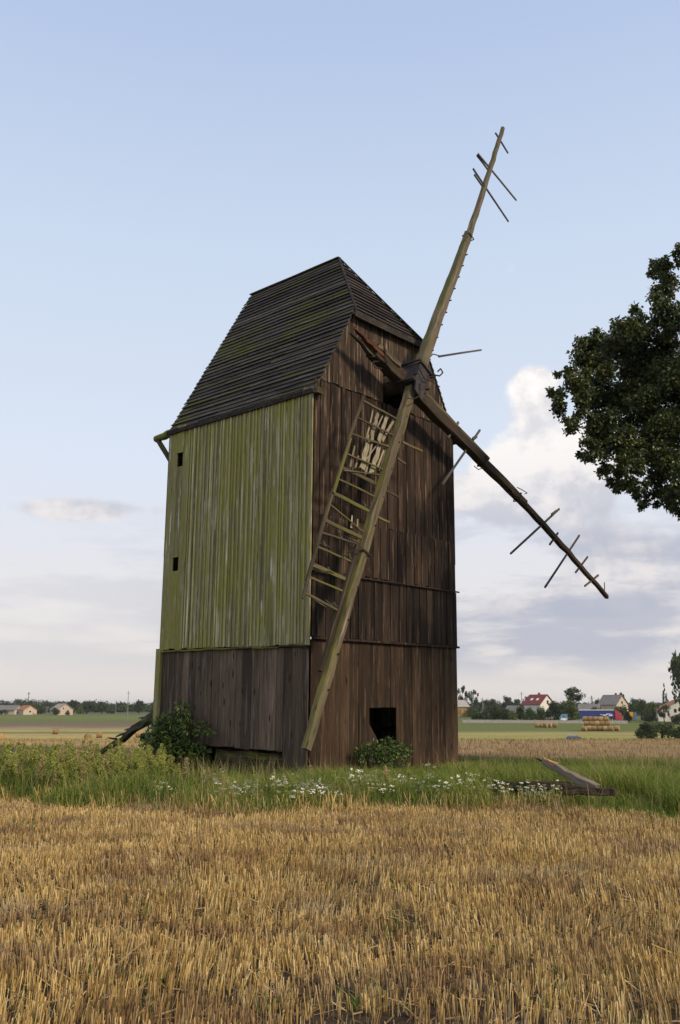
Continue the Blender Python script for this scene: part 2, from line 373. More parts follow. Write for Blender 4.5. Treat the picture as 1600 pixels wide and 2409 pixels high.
def make_ground():
    ys = np.concatenate([np.arange(-40, 2, 3.0), np.arange(2, 30, .5), np.arange(30, 70, 2.), np.arange(70, 360, 6.), [380, 420, 500, 650, 900, 1300, 2000, 3500, 6000]])
    a = np.linspace(0, 1, 24); half = np.concatenate([a * 18, [24, 32, 45, 65, 90, 130, 200, 320, 600, 1200, 2500, 6000]])
    xs = np.concatenate([-half[:0:-1], half])
    X, Y = np.meshgrid(xs, ys); Z = ground_z_np(X, Y)
    v = np.stack([X, Y, Z], -1).reshape(-1, 3); ny, nx = X.shape
    i = (np.arange(ny - 1)[:, None] * nx + np.arange(nx - 1)[None]).ravel()
    f = np.stack([i, i + 1, i + nx + 1, i + nx], 1)
    m, t, b = material('field_ground')
    pos = t.n('ShaderNodeNewGeometry').outputs['Position']
    x, y, z = t.sep(pos)
    wob = t.math('SUBTRACT', t.noise(t.scale(pos, (.05, .25, 0)), 1.0, 4.0), .5)
    yy = t.math('MAXIMUM', t.math('MULTIPLY', y, t.math('ADD', 1.0, t.math('MULTIPLY', wob, .10))), 1.0)
    lg = t.math('DIVIDE', t.math('LOGARITHM', yy, 10.0), 4.0)
    P = lambda d: math.log10(d) / 4
    soil = G(.055, .036, .022); straw = G(.26, .185, .085); straw2 = G(.38, .285, .105); mauve = G(.29, .19, .10)
    lgreen = G(.25, .245, .056); dgreen = G(.105, .125, .024); brown = G(.15, .105, .070); vgreen = G(.050, .070, .020)
    R = [(P(11), soil), (P(13.5), vgreen), (P(23), vgreen), (P(25), G(.17, .13, .075)), (P(30), mauve), (P(40), G(.26, .185, .085)), (P(50), G(.24, .16, .07)), (P(60), G(.16, .12, .05)),
         (P(190), lgreen), (P(222), G(.28, .25, .07)), (P(232), G(.32, .25, .09)), (P(246), G(.13, .14, .04)), (P(252), dgreen), (P(290), G(.11, .13, .026)), (P(310), dgreen), (P(600), G(.05, .07, .025))]
    L = [(P(11), soil), (P(14), vgreen), (P(23), vgreen), (P(25), brown), (P(31), G(.22, .17, .075)), (P(36), straw2), (P(60), G(.34, .26, .090)), (P(190), G(.34, .285, .085)), (P(226), straw2), (P(231), G(.10, .115, .03)),
         (P(237), G(.11, .12, .032)), (P(241), G(.37, .31, .105)), (P(268), G(.25, .20, .09)), (P(282), brown), (P(298), brown), (P(304), dgreen), (P(400), G(.13, .15, .03)), (P(700), G(.05, .07, .025))]
    cr = t.ramp(lg, R); cl = t.ramp(lg, L)
    col = t.mix(t.mrange(x, -.8, .8), cl, cr)
    # drill rows and tufts, finer close by
    rows = t.noise(t.scale(pos, (.06, 1.1, 0)), 1.0, 5.0, .7)
    tuft = t.noise(t.scale(pos, (1.0, .35, 1)), 2.2, 6.0, .7)
    fine = t.noise(pos, 28.0, 4.0, .7)
    v_ = t.math('MULTIPLY', t.mrange(rows, .3, .7, .72, 1.25), t.math('MULTIPLY', t.mrange(tuft, .3, .7, .70, 1.28), t.mrange(fine, .3, .7, .6, 1.35)))
    col = t.mix(1.0, col, t.comb(v_, v_, v_), 'MULTIPLY')
    patch = t.noise(t.scale(pos, (.03, .09, 0)), 1.0, 3.0)
    col = t.mix(t.math('MULTIPLY', t.mrange(patch, .5, .7), .35), col, G(.13, .12, .045))
    t.L.new(col, b.inputs['Base Color']); b.inputs['Roughness'].default_value = .95
    bump(t, b, t.math('ADD', tuft, fine), .8, .04)
    o = add('ground', mesh_np('ground', v, [f], [m], smooth=True)); tag(o, kind='structure')
make_ground()

# ------------------------------------------------------------------ the windmill (own frame: x along the sail front, y along the green side, z up)
W, D = 5.438, 5.164
ROOT = Matrix(((0.666, -0.746, 0.008, -0.663), (0.746, 0.665, -0.020, 18.719), (0.010, 0.019, 1.0, 0.187), (0, 0, 0, 1)))
q = ROOT.to_3x3().to_quaternion(); MILL = Matrix.Translation(ROOT.translation) @ q.to_matrix().to_4x4()
MILL_INV = np.array(MILL.inverted())
mill = empty('windmill', MILL, 'derelict wooden post windmill, mossy green side and dark brown front, broken sails', 'windmill')

ROOFK = 1.768; ROOFB = 8.29                     # left slope: z = ROOFB + ROOFK * x
YF = -0.06                                      # outer face of the sail front boards
def roof_z(x): return ROOFB + ROOFK * min(x, W - x)
HIPZ = 10.62

def plank(parent, wall, a0, a1, z0, z1, off, th, mat, name='plank', za=None, zb=None, lean=0.0):
    """upright board: along the wall from a0 to a1; za, zb: separate heights of its two upper corners"""
    za = z1 if za is None else za; zb = z1 if zb is None else zb
    j = lambda s: random.uniform(-s, s)
    c = []
    for d in (off, off + th):
        c += [(a0, d, z0 + j(.012)), (a1, d, z0 + j(.012)), (a1 + lean, d, zb), (a0 + lean, d, za)]
    def P(a, d, z):
        if wall == 'front': return (a, -d, z)
        if wall == 'rear': return (a, D + d, z)
        if wall == 'side': return (-d, a, z)
        return (W + d, a, z)
    q = [P(*p) for p in c]
    me = mesh_py(name, q, [(0, 3, 2, 1), (4, 5, 6, 7), (0, 1, 5, 4), (1, 2, 6, 5), (2, 3, 7, 6), (3, 0, 4, 7)], mat)
    return add(name, me, parent)

def widths(total, mean, var):
    out = [0.0]
    while out[-1] < total - mean * .6: out.append(out[-1] + mean * random.uniform(1 - var, 1 + var))
    s = total / out[-1]
    return [x * s for x in out]

def wall_frame(name, wall, length, z0, z1):
    mb = MB()
    def P(a, d, z):
        return {'front': (a, d, z), 'rear': (a, D - d, z), 'side': (d, a, z), 'far': (W - d, a, z)}[wall]
    def bx(a0, a1, za, zb):
        p, r = P(a0, .015, za), P(a1, .115, zb)
        mb.box([min(p[i], r[i]) for i in range(3)], [max(p[i], r[i]) for i in range(3)])
    n = 6
    for i in range(n + 1):
        a = .13 + (length - .4) * i / n
        if i not in (0, n) and wall == 'front' and z0 < 1 and 1.7 < a + .1 < 3.1: continue
        bx(a, a + .13, z0, z1)
    for k in range(4):
        if k == 1 and wall == 'front' and z0 < 1: continue
        zz = z0 + (z1 - z0) * (k + .5) / 4
        mb.box([min(P(.13, .117, zz)[i], P(length - .14, .2, zz + .14)[i]) for i in range(3)], [max(P(.13, .117, zz)[i], P(length - .14, .2, zz + .14)[i]) for i in range(3)])
    return mb.build(name, M['frame'], mill)

BOT = -0.55
# --- sail front
front = wall_frame('gable_wall', 'front', W, 2.75, 8.5)
tag(front, 'dark brown boarded front behind the sails')
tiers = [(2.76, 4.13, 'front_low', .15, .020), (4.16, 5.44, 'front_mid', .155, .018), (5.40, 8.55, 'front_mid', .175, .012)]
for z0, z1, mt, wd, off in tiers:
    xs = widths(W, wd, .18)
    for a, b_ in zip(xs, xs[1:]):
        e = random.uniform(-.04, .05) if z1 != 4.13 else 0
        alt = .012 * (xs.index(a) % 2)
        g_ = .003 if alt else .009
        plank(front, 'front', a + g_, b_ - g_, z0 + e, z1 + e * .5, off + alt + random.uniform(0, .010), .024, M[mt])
# gable boards follow the roof verge and stop at the shaft opening
xs = widths(W - .02, .21, .2)
for a, b_ in zip(xs, xs[1:]):
    za, zb = min(roof_z(a) - .04, HIPZ), min(roof_z(b_) - .04, HIPZ)
    e = random.uniform(-.02, .02)
    if za < 8.62 and zb < 8.62: continue
    za, zb = max(za, 8.60), max(zb, 8.60)
    off = .040 + random.uniform(0, .012)
    mid = (a + b_) / 2
    if 2.45 < mid < 3.2:
        plank(front, 'front', a + .004, b_ - .006, 9.48, HIPZ, off, .024, M['front_gable'])
    else:
        plank(front, 'front', a + .004, b_ - .006, 8.56 + e, HIPZ, off, .024, M['front_gable'], za=za, zb=zb)
MB().cyl((0.02, -.105, 4.135), (W + .06, -.105, 4.15), .020, n=8).build('iron_rail', M['rust'], mill)
MB().box((0.0, -.115, 2.70), (W + .03, -.045, 2.75)).build('drip_board', M['front_low'], mill)
# skirt below the front with its broken window
skirt = wall_frame('skirt_wall', 'front', W, BOT, 2.7); tag(skirt, 'plain brown board skirt under the sail front')
xs = widths(W, .29, .2)
xs = [x for x in xs if not (1.80 < x < 3.05)]
xs = sorted(xs + [1.93, 2.22, 2.47, 2.70, 2.917])
for a, b_ in zip(xs, xs[1:]):
    mid = (a + b_) / 2; off = .003 + random.uniform(0, .018)
    if 1.93 < mid < 2.917:
        plank(skirt, 'front', a + .005, b_ - .004, 1.245, 2.698, off, .024, M['front_skirt'])
        zl = {0: (.90, .55)}.get(0 if mid < 2.22 else 1, (.40, .38))
        plank(skirt, 'front', a + .002, b_ - .002, BOT, .5, off, .024, M['front_skirt'], za=zl[0], zb=zl[1])
    else:
        plank(skirt, 'front', a + .005, b_ - .004, BOT, 2.698, off, .024, M['front_skirt'])
# --- green side
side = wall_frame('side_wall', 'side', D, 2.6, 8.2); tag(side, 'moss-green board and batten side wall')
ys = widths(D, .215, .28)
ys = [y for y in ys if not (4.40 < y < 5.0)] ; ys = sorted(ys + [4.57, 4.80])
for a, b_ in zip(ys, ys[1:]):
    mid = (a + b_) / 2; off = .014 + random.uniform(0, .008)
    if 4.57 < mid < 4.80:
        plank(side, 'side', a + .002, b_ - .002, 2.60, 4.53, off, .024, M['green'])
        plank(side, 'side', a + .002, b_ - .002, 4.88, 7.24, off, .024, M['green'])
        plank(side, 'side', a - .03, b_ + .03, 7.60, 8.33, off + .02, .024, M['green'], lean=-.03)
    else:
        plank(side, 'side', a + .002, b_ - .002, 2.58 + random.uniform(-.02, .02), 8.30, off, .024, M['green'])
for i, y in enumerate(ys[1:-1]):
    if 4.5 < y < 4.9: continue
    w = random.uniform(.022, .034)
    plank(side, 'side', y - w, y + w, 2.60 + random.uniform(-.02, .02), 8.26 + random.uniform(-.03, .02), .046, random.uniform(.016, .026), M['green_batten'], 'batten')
    y2 = y + random.uniform(.085, .135)                              # cover strips nailed over the split boards
    if y2 < D - .1 and not 4.5 < y2 < 4.9 and random.random() < .85:
        w = random.uniform(.010, .024)
        plank(side, 'side', y2 - w, y2 + w, 2.60, 8.24 + random.uniform(-.04, .02), .046, random.uniform(.010, .016), M['green_batten'], 'batten')
plank(side, 'side', -.052, .05, 2.56, 8.30, .046, .03, M['green_batten'], 'corner_board')
n = 6                                          # the drip strip has come loose in lengths
for i in range(n):
    y0, y1 = .02 + (D - .1) * i / n, .02 + (D - .1) * (i + 1) / n
    z = 2.545 + random.uniform(-.012, .012)
    beam('drip_board', (-.075, y0, z), (-.075, y1 - .01, z + random.uniform(-.02, .02)), .07, .06, .035, .03, M['mossy'], mill, 2, .006, up=(0, 0, 1), seed=i)
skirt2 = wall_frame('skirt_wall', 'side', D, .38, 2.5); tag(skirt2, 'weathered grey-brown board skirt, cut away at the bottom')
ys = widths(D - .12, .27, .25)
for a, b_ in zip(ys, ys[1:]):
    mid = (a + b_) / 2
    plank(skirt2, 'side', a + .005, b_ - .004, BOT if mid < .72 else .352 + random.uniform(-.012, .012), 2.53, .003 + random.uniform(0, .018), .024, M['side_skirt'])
plank(mill, 'side', D - .118, D + .03, BOT, 2.60, .008, .12, M['green'], 'corner_post')
# --- the other two walls
for wall, L, nm, lab in (('rear', W, 'gable_wall', 'boarded rear wall with frayed board ends'), ('far', D, 'side_wall', 'boarded side wall facing away')):
    fr = wall_frame(nm, wall, L, BOT, 8.3); tag(fr, lab)
    xs = widths(L, .25, .2)
    for a, b_ in zip(xs, xs[1:]):
        for z0, z1, o in ((BOT, 2.55, .004), (2.50, 5.0, .03), (4.95, 8.25, .045)):
            e = random.uniform(-.18, .12)
            top = z1
            if wall == 'rear' and z1 > 8: top = None
            if top is None:
                plank(fr, wall, a + .003, b_ - .003, z0 + e, 8.3, o + random.uniform(0, .03), .024, M['rear'], za=roof_z(a) - .05, zb=roof_z(b_) - .05)
            else:
                plank(fr, wall, a + .003, b_ - .003, z0 + (e if z0 > 0 else 0), top, o + random.uniform(0, .03), .024, M['rear'])
# floors inside keep the body dark
MB().box((.25, .25, 2.55), (W - .25, D - .25, 2.63)).build('floor_deck', M['frame'], mill)
MB().box((.25, .25, 5.2), (W - .25, D - .25, 5.28)).build('floor_deck', M['frame'], mill)

# --- roof of lapped boards
YR0, YR1 = 1.717, D + .07
ridge_z = ROOFB + ROOFK * W / 2
mb = MB()
nin = .03
for sx in (0, 1):                               # dark sheathing under the boards, on both slopes and the hip
    X = (lambda x: x) if sx == 0 else (lambda x: W - x)
    xh = (HIPZ - ROOFB) / ROOFK
    pts = [(X(.02), .0, roof_z(.02) - nin), (X(.02), D - .02, roof_z(.02) - nin), (X(W / 2), D - .02, ridge_z - nin), (X(W / 2), YR0, ridge_z - nin), (X(xh), .02, HIPZ - nin)]
    mb.poly(pts if sx else pts[::-1], (0, 0, -.04))
roof = mb.build('roof', M['frame'], mill); tag(roof, 'steep half-hipped roof of dark mossy lapped boards')
NC = 36; X0 = -.075
for sx in (0, 1):
    X = (lambda x: x) if sx == 0 else (lambda x: W - x)
    nrm = Vector((-ROOFK, 0, 1)).normalized()
    for k in range(NC):
        xa = X0 + (W / 2 - X0) * k / NC; xb = X0 + (W / 2 - X0) * (k + 1.22) / NC
        xb = min(xb, W / 2)
        slip0 = xa
        def yf(x):
            xh = (HIPZ - ROOFB) / ROOFK
            return -.10 if x < xh else -.10 + (YR0 + .10) * (x - xh) / (W / 2 - xh)
        ends = [None]
        nb = random.choice((2, 2, 3)) if k < NC - 8 else 1
        cuts = sorted(random.uniform(.2, .8) for _ in range(nb - 1))
        if nb == 3 and cuts[1] - cuts[0] < .2: cuts = cuts[:1]
        cuts = [0] + cuts + [1]
        for c0, c1 in zip(cuts, cuts[1:]):
            xa = slip0 - (random.uniform(.012, .03) if random.random() < .10 and k else 0)
            pts = []
            lo = .045 + random.uniform(-.007, .016); hi = .010
            yend = YR1 + random.uniform(-.015, .02)
            for x, o in ((xa, lo), (xb, hi)):
                f0 = yf(x)
                ya = f0 + (yend - f0) * c0 + (.004 if c0 else 0); yb = f0 + (yend - f0) * c1 - (.004 if c1 < 1 else 0)
                for th in (0.0, -.024):
                    off = nrm * (o + th)
                    for y in (ya, yb):
                        pts.append((X(x + off.x), y, ROOFB + ROOFK * x + off.z + random.uniform(-.003, .003)))
            # order: lower-top(a,b), lower-bottom(a,b), upper-top(a,b), upper-bottom(a,b)
            a, b2, c, d, e, f, g_, h = pts
            me = mesh_py('roof_board', [c, d, b2, a, g_, h, f, e], BOXF if sx else [tuple(reversed(q_)) for q_ in BOXF], M['roof_side'])
            add('roof_board', me, roof)
# hip boards
NH = 17; HK = (ridge_z - HIPZ) / YR0; hn = Vector((0, -HK, 1)).normalized()
xh = (HIPZ - ROOFB) / ROOFK
for k in range(NH):
    t0, t1 = -.085 + 1.085 * k / NH, min(-.085 + 1.085 * (k + 1.22) / NH, 1)
    cut = [0, 1] if k > 9 or random.random() < .5 else [0, random.uniform(.3, .7), 1]
    for c0, c1 in zip(cut, cut[1:]):
        pts = []
        lo = .050 + random.uniform(-.006, .012)
        for tt, o in ((t0, lo), (t1, .010)):
            xl = xh + (W / 2 - xh) * tt - .02; xr = W - xl
            for th in (0, -.024):
                off = hn * (o + th)
                for c_ in (c0, c1):
                    e = random.uniform(-.012, .012)
                    pts.append((xl + (xr - xl) * c_ + e + (.003 if c_ == c0 else -.003), YR0 * tt + off.y, HIPZ + HK * YR0 * tt + off.z))
        a, b2, c, d, e, f, g_, h = pts
        add('roof_board', mesh_py('roof_board', [c, d, b2, a, g_, h, f, e], [tuple(reversed(q_)) for q_ in BOXF], M['roof_hip']), roof)
beam('ridge_board', (W / 2, YR0 - .02, ridge_z + .045), (W / 2, YR1, ridge_z + .045), .12, .12, .03, .03, M['roof_side'], roof, 4, .004, up=(0, 0, 1), seed=5)
beam('fascia', (xh - .14, -.22, HIPZ - .17), (W - xh + .14, -.22, HIPZ - .17), .025, .025, .17, .17, M['roof_hip'], roof, 6, .004, up=(0, 0, 1), seed=6)
MB().box((-.115, -.09, 8.155), (-.095 + .02, D + .06, 8.26)).build('fascia', M['roof_hip'], roof)
for s in (0, 1):                                # hip ridges
    xx = (lambda x: x) if s == 0 else (lambda x: W - x)
    beam('hip_board', (xx(xh - .03), -.16, HIPZ - .03), (xx(W / 2), YR0, ridge_z + .06), .06, .05, .025, .025, M['roof_hip'], roof, 3, .003, up=(0, 0, 1), seed=8 + s)
beam('beam_end', (.02, .2, 8.24), (.02, -.20, 8.20), .26, .22, .16, .13, M['mossy'], mill, 3, .012, up=(0, 0, 1), seed=3)
# rear log with its brace
def log(name, p0, p1, r0, r1, mat, parent, n=9, segs=6, jit=.012, up=(0, 0, 1)):
    L = (Vector(p1) - Vector(p0)).length; v = []; f = []
    for i in range(segs + 1):
        t = i / segs; r = r0 + (r1 - r0) * t; jx, jy = random.uniform(-jit, jit), random.uniform(-jit, jit)
        for k in range(n):
            a = 2 * math.pi * k / n; rr = r * random.uniform(.93, 1.07)
            v.append((rr * math.cos(a) + jx, rr * math.sin(a) + jy, L * t))
    for i in range(segs):
        for k in range(n): f.append((i * n + k, i * n + (k + 1) % n, (i + 1) * n + (k + 1) % n, (i + 1) * n + k))
    f += [tuple(range(n - 1, -1, -1)), tuple(segs * n + k for k in range(n))]
    return add(name, mesh_py(name, v, f, mat, True), parent, frame_z(p0, p1, up))
log('log_beam', (.12, D - .3, 8.33), (.12, D + .82, 8.25), .105, .10, M['mossy'], mill)
beam('brace', (.12, D + .02, 7.40), (.12, D + .74, 8.22), .09, .09, .12, .12, M['mossy'], mill, 3, .006, up=(1, 0, 0))
# tail pole broken down to the grass, short stub below it
beam('tail_pole', (.9, D + .05, 1.42), (.75, D + 3.45, -.10), .24, .11, .26, .10, M['dark_moss'], mill, 12, .035, up=(0, 0, 1), ragged=.2, seed=12)
for i in range(7):
    t = .2 + .1 * i; p = Vector((.9, D + .05, 1.42)).lerp(Vector((.75, D + 3.45, -.1)), t)
    beam('splinter', p + Vector((-.05, 0, .06)), p + Vector((-.08, .22 + random.uniform(0, .2), .04 + random.uniform(-.1, .08))), .07, .02, .06, .02, M['dark_moss'], mill, 2, .01, up=(0, 0, 1), seed=i)
beam('beam_stub', (.12, D + .02, .40), (.12, D + .74, .42), .16, .15, .20, .19, M['dark_moss'], mill, 3, .01, up=(0, 0, 1), seed=13)
beam('foundation_beam', (.40, 3.05, .02), (.46, .2, -.02), .60, .50, .50, .44, M['mossy'], mill, 8, .03, up=(0, 0, 1), ragged=.08, seed=21)
# --- shaft, hub
ANG = math.atan2(4.767, 9.147)                  # turn of the stocks in the sail plane
log('windshaft', (W / 2 + .02, 1.6, 9.05), (2.737, -.60, 9.098), .24, .25, M['stock_dark'], mill, 12, 3, .004)
HUBM = Matrix.Translation((2.737, -.66, 9.098)) @ Matrix.Rotation(ANG, 4, 'Y')
hb = MB()
hb.hexa([(-.20, -.36, -.30), (.20, -.36, -.30), (.25, .26, -.32), (-.25, .26, -.32), (-.20, -.36, .30), (.20, -.36, .30), (.25, .26, .32), (-.25, .26, .32)])
hub = hb.build('hub', M['iron'], mill, HUBM); tag(hub, 'black cast iron hub with clamp plates')
for z in (-.31, .31):
    MB().box((-.235, -.40, z - .03), (.235, -.362, z + .03)).build('clamp_plate', M['iron'], hub, HUBM)
    MB().box((-.29, -.40, z - .025), (-.252, .2, z + .025)).build('clamp_plate', M['iron'], hub, HUBM)
    MB().box((.252, -.40, z - .025), (.29, .2, z + .025)).build('clamp_plate', M['iron'], hub, HUBM)
for x in (-.27, .27):
    for z in (-.2, .2):
        MB().cyl((x, -.47, z), (x, -.36, z), .022, n=8).build('bolt', M['rust'], hub, HUBM)
MB().hexa([(-.12, -.42, -.56), (.20, -.42, -.62), (.20, -.38, -.62), (-.12, -.38, -.56), (-.20, -.42, -.30), (.22, -.42, -.30), (.22, -.38, -.30), (-.20, -.38, -.30)]).build('skirt_plate', M['iron'], hub, HUBM)
MB().tube([(.27, -.41, .30), (.48, -.43, .44), (.55, -.43, .62), (.44, -.42, .66), (.38, -.42, .50)], .018).build('wire', M['rust'], hub, HUBM)
MB().tube([(-.30, -.41, .05), (.05, -.44, -.08), (.30, -.42, .10), (.62, -.42, .20)], .014).build('wire', M['rust'], hub, HUBM)
MB().tube([(-.05, -.44, -.3), (.05, -.47, -.62), (-.08, -.46, -.85), (-.26, -.43, -.98)], .012).build('wire', M['rust'], hub, HUBM)

# --- sails: coordinates in the sail plane (x, z); the plane leans back 2 degrees
TL = math.tan(rad(2))
def sp(x, z, dy=0.0): return (x, -.8 + TL * (z - 9.098) + dy, z)
def lath(parent, a, b, w, th, mat, dy=0.0, name='lath', segs=2, jit=.004, seed=None):
    return beam(name, sp(a[0], a[1], dy), sp(b[0], b[1], dy), w, w * .9, th, th, M[mat], parent, segs, jit, up=(0, -1, 0), chamfer=.1, seed=seed)
def wrap(parent, c, ang, w, h, dy, mat='rust', name='iron_band'):
    m = Matrix.Translation(sp(c[0], c[1], dy)) @ Matrix.Rotation(ang, 4, 'Y'); b_ = MB(); t = .012
    b_.box((-w, -h, -.02), (w, -h + t, .02)).box((-w, h - t, -.02), (w, h, .02)).box((-w - t, -h, -.02), (-w, h, .02)).box((w, -h, -.02), (w + t, h, .02))
    return b_.build(name, M[mat], parent, m)

# upper sail: bare stock
s1 = beam('sail', sp(2.86, 9.25), sp(5.56, 14.22), .27, .19, .25, .18, M['stock_up'], mill, 16, .017, ragged=.05, bow=.02, seed=31)
tag(s1, 'bare stock pointing up past the roof, three laths left')
beam('stock_tip', sp(5.15, 13.45, -.03), sp(7.90, 18.86), .155, .095, .15, .10, M['stock_up'], s1, 18, .014, ragged=.05, bow=-.03, seed=32)
for i in range(9):
    t = .15 + .085 * i; p = (2.86 + 2.7 * t + .12, 9.25 + 4.97 * t)
    MB().cyl(sp(p[0], p[1], -.14), sp(p[0], p[1], -.08), .018, n=6).build('peg', M['stock_dark'], s1)
wrap(s1, (5.50, 14.05), ANG, .115, .125, -.01); MB().tube([sp(5.36, 14.02, -.14), sp(5.2, 13.86, -.16), sp(5.05, 13.7, -.14)], .012).build('wire', M['rust'], s1)
for a, b_, wd in (((7.463, 18.446), (8.163, 18.096), .05), ((6.359, 17.156), (8.479, 16.602), .05), ((6.038, 16.498), (7.902, 15.612), .05)):
    lath(s1, a, b_, wd, .035, 'lath_grey', .03)
lath(s1, (6.36, 17.12), (6.95, 16.93), .06, .03, 'lath_grey', .07); lath(s1, (6.15, 16.38), (6.6, 16.18), .06, .03, 'lath_grey', .07)
MB().tube([sp(3.30, 9.75), sp(3.55, 9.98), sp(3.86, 10.02)], .014).build('wire', M['rust'], s1)
lath(s1, (3.80, 9.99), (5.861, 10.802), .05, .03, 'lath_grey', 0.0)

# lower sail: stock, whip, rungs, remaining shutter boards
s2 = beam('sail', sp(2.56, 8.80), sp(-1.197, .53), .215, .155, .21, .15, M['stock'], mill, 22, .017, ragged=.04, bow=-.03, seed=41)
tag(s2, 'sail hanging down across the front with rungs and a few shutter boards')
beam('whip', sp(.50, 4.66, .04), sp(-.72, 2.0, .07), .14, .08, .10, .08, M['stock_dark'], s2, 6, .008, seed=42)
for i in range(10):
    t = .1 + .085 * i; p = (2.56 - 3.757 * t + .03, 8.80 - 8.27 * t)
    MB().cyl(sp(p[0], p[1], -.118), sp(p[0], p[1], -.07), .018, n=6).build('peg', M['stock_dark'], s2)
wrap(s2, (.62, 4.52), math.atan2(3.757, 8.27), .115, .12, 0.0)
MB().tube([sp(.45, 4.56, -.1), sp(.1, 4.5, -.12), sp(-.05, 4.45, -.1)], .012).build('wire', M['rust'], s2)
lath(s2, (.79, 8.119), (.222, 6.957), .075, .04, 'lath', .02, 'rail', 4, seed=51)
lath(s2, (.27, 7.03), (-.32, 5.69), .07, .04, 'lath', -.01, 'rail', 4, seed=52)
lath(s2, (-.28, 5.78), (-1.112, 3.762), .08, .04, 'lath', .025, 'rail', 4, seed=53)
lath(s2, (-1.08, 3.84), (-1.263, 3.388), .06, .03, 'lath_grey', .0, 'rail', 2, seed=54)
RUNG = [(.816, 8.036, 2.148, 7.879, .05), (.61, 7.579, 1.949, 7.441, .05), (.382, 7.155, 1.807, 7.145, .045), (.172, 6.67, 1.514, 6.535, .045), (.011, 6.337, 1.315, 6.154, .10),
        (.091, 6.269, 1.48, 6.449, .035), (-.105, 6.046, 1.153, 5.855, .045), (-.26, 5.715, 1.005, 5.477, .10), (-.385, 5.441, .574, 5.012, .035), (-.535, 5.096, .722, 4.847, .10),
        (-.643, 4.807, .758, 4.676, .05), (-.751, 4.495, .414, 4.272, .05), (-.909, 4.127, .253, 3.868, .10), (-1.012, 3.851, .118, 3.616, .05), (-1.164, 3.52, -.074, 3.189, .06), (-1.164, 3.531, -.674, 3.286, .03)]
for i, (x0, z0, x1, z1, w) in enumerate(RUNG):
    lath(s2, (x0, z0), (x1 + .12, z1 - .01), w * .8, .035, 'lath', .05 + (.02 if w > .09 else 0), 'rung', 4, .006, seed=60 + i)
for i, (x0, z0, x1, z1) in enumerate([(2.2, 7.38, 2.991, 7.308), (1.98, 6.93, 2.31, 6.853), (1.53, 6.08, 1.96, 6.002), (1.2, 5.41, 1.612, 5.349)]):
    lath(s2, (x0, z0), (x1, z1), .055, .035, 'lath', .05, 'rung', 2, seed=80 + i)
SH = [(1.215, 7.957, .959, 7.178, .04), (1.411, 7.925, 1.172, 7.306, .10), (1.034, 7.215, .769, 6.439, .15), (.53, 6.918, .377, 6.4, .05), (.665, 6.726, .563, 6.417, .045), (1.596, 7.91, 1.348, 7.546, .03),
      (1.737, 7.924, 1.394, 7.216, .11), (1.42, 7.122, 1.088, 6.384, .13), (1.313, 7.098, .909, 6.679, .03), (1.185, 7.269, .879, 6.296, .055), (1.988, 7.882, 1.549, 7.27, .07), (2.191, 8.056, 1.58, 6.637, .10),
      (1.731, 7.189, 1.452, 6.513, .11), (1.569, 7.033, 1.335, 6.588, .045), (1.25, 7.5, 1.10, 7.1, .08), (1.02, 7.3, .80, 6.6, .06)]
for i, (x0, z0, x1, z1, w) in enumerate(SH):
    beam('shutter_board', sp(x0, z0, .10 + .012 * (i % 3)), sp(x1, z1, .10 + .012 * ((i + 1) % 3)), w * .85, w * 1.1, .016, .016, M['shutter'], s2, 7, w * .08, up=(0, -1, 0), ragged=.06, chamfer=.05, seed=100 + i)
# rotten ends of shutter boards still lying on the rungs
for i, (x, z, n_) in enumerate([(.5, 4.74, 8), (.15, 4.72, 5), (-.45, 4.52, 6), (1.35, 6.34, 6), (.95, 5.55, 4), (-.55, 3.98, 4), (.65, 5.0, 4), (.3, 4.35, 4), (-.2, 3.3, 4), (-.35, 4.0, 3)]):
    for k in range(n_):
        xx = x + (k - n_ / 2) * .075; zz = z - (k - n_ / 2) * .012
        beam('board_end', sp(xx, zz, .04), sp(xx + random.uniform(-.03, .05), zz + random.uniform(.05, .14), .16 + random.uniform(-.05, .1)), .06, .03, .02, .015, M['dark_moss'], s2, 2, .006, seed=200 + i * 10 + k)
for i, (x, z) in enumerate([(.36, 5.05), (.55, 5.0), (.2, 3.35)]):
    beam('board_end', sp(x, z, .1), sp(x + .03, z + .28, .1), .05, .03, .015, .015, M['shutter'], s2, 3, .006, seed=300 + i)

# lower right sail: bare dark stock
s3 = beam('sail', sp(2.75, 8.97, .25), sp(8.15, 6.86, .25), .31, .19, .27, .18, M['stock_dark'], mill, 14, .014, ragged=.08, seed=33)
tag(s3, 'dark bare stock reaching out over the field, cross laths left')
beam('stock_tip', sp(7.3, 7.17, .23), sp(13.02, 4.589, .25), .18, .11, .15, .11, M['stock_dark'], s3, 16, .014, ragged=.05, bow=.04, seed=34)
beam('whip', sp(3.3, 8.93, .16), sp(6.2, 7.79, .18), .10, .08, .10, .08, M['stock'], s3, 6, .008, seed=35)
for i, (x0, z0, x1, z1, w) in enumerate([(4.924, 8.547, 4.405, 8.002, .06), (5.954, 8.57, 4.047, 6.695, .055), (10.19, 7.051, 7.158, 5.313, .055), (9.991, 6.281, 9.412, 5.851, .055), (11.392, 6.39, 8.956, 4.544, .055),
                                      (11.829, 5.764, 10.931, 5.178, .055), (12.488, 5.254, 11.469, 4.808, .06)]):
    lath(s3, (x0, z0), (x1, z1), w, .04, 'lath_grey', .24, seed=400 + i)
lath(s3, (5.5, 8.2), (5.7, 8.33), .09, .04, 'lath_grey', .2); lath(s3, (9.6, 6.77), (9.95, 6.95), .08, .04, 'lath_grey', .2)
lath(s3, (12.75, 4.78), (12.80, 5.05), .03, .02, 'lath_grey', .2)
B_ANG = math.pi / 2 + math.atan2(2.11, 5.4)
wrap(s3, (6.0, 7.70), B_ANG, .135, .13, .25); wrap(s3, (7.75, 7.0), B_ANG, .12, .11, .25)
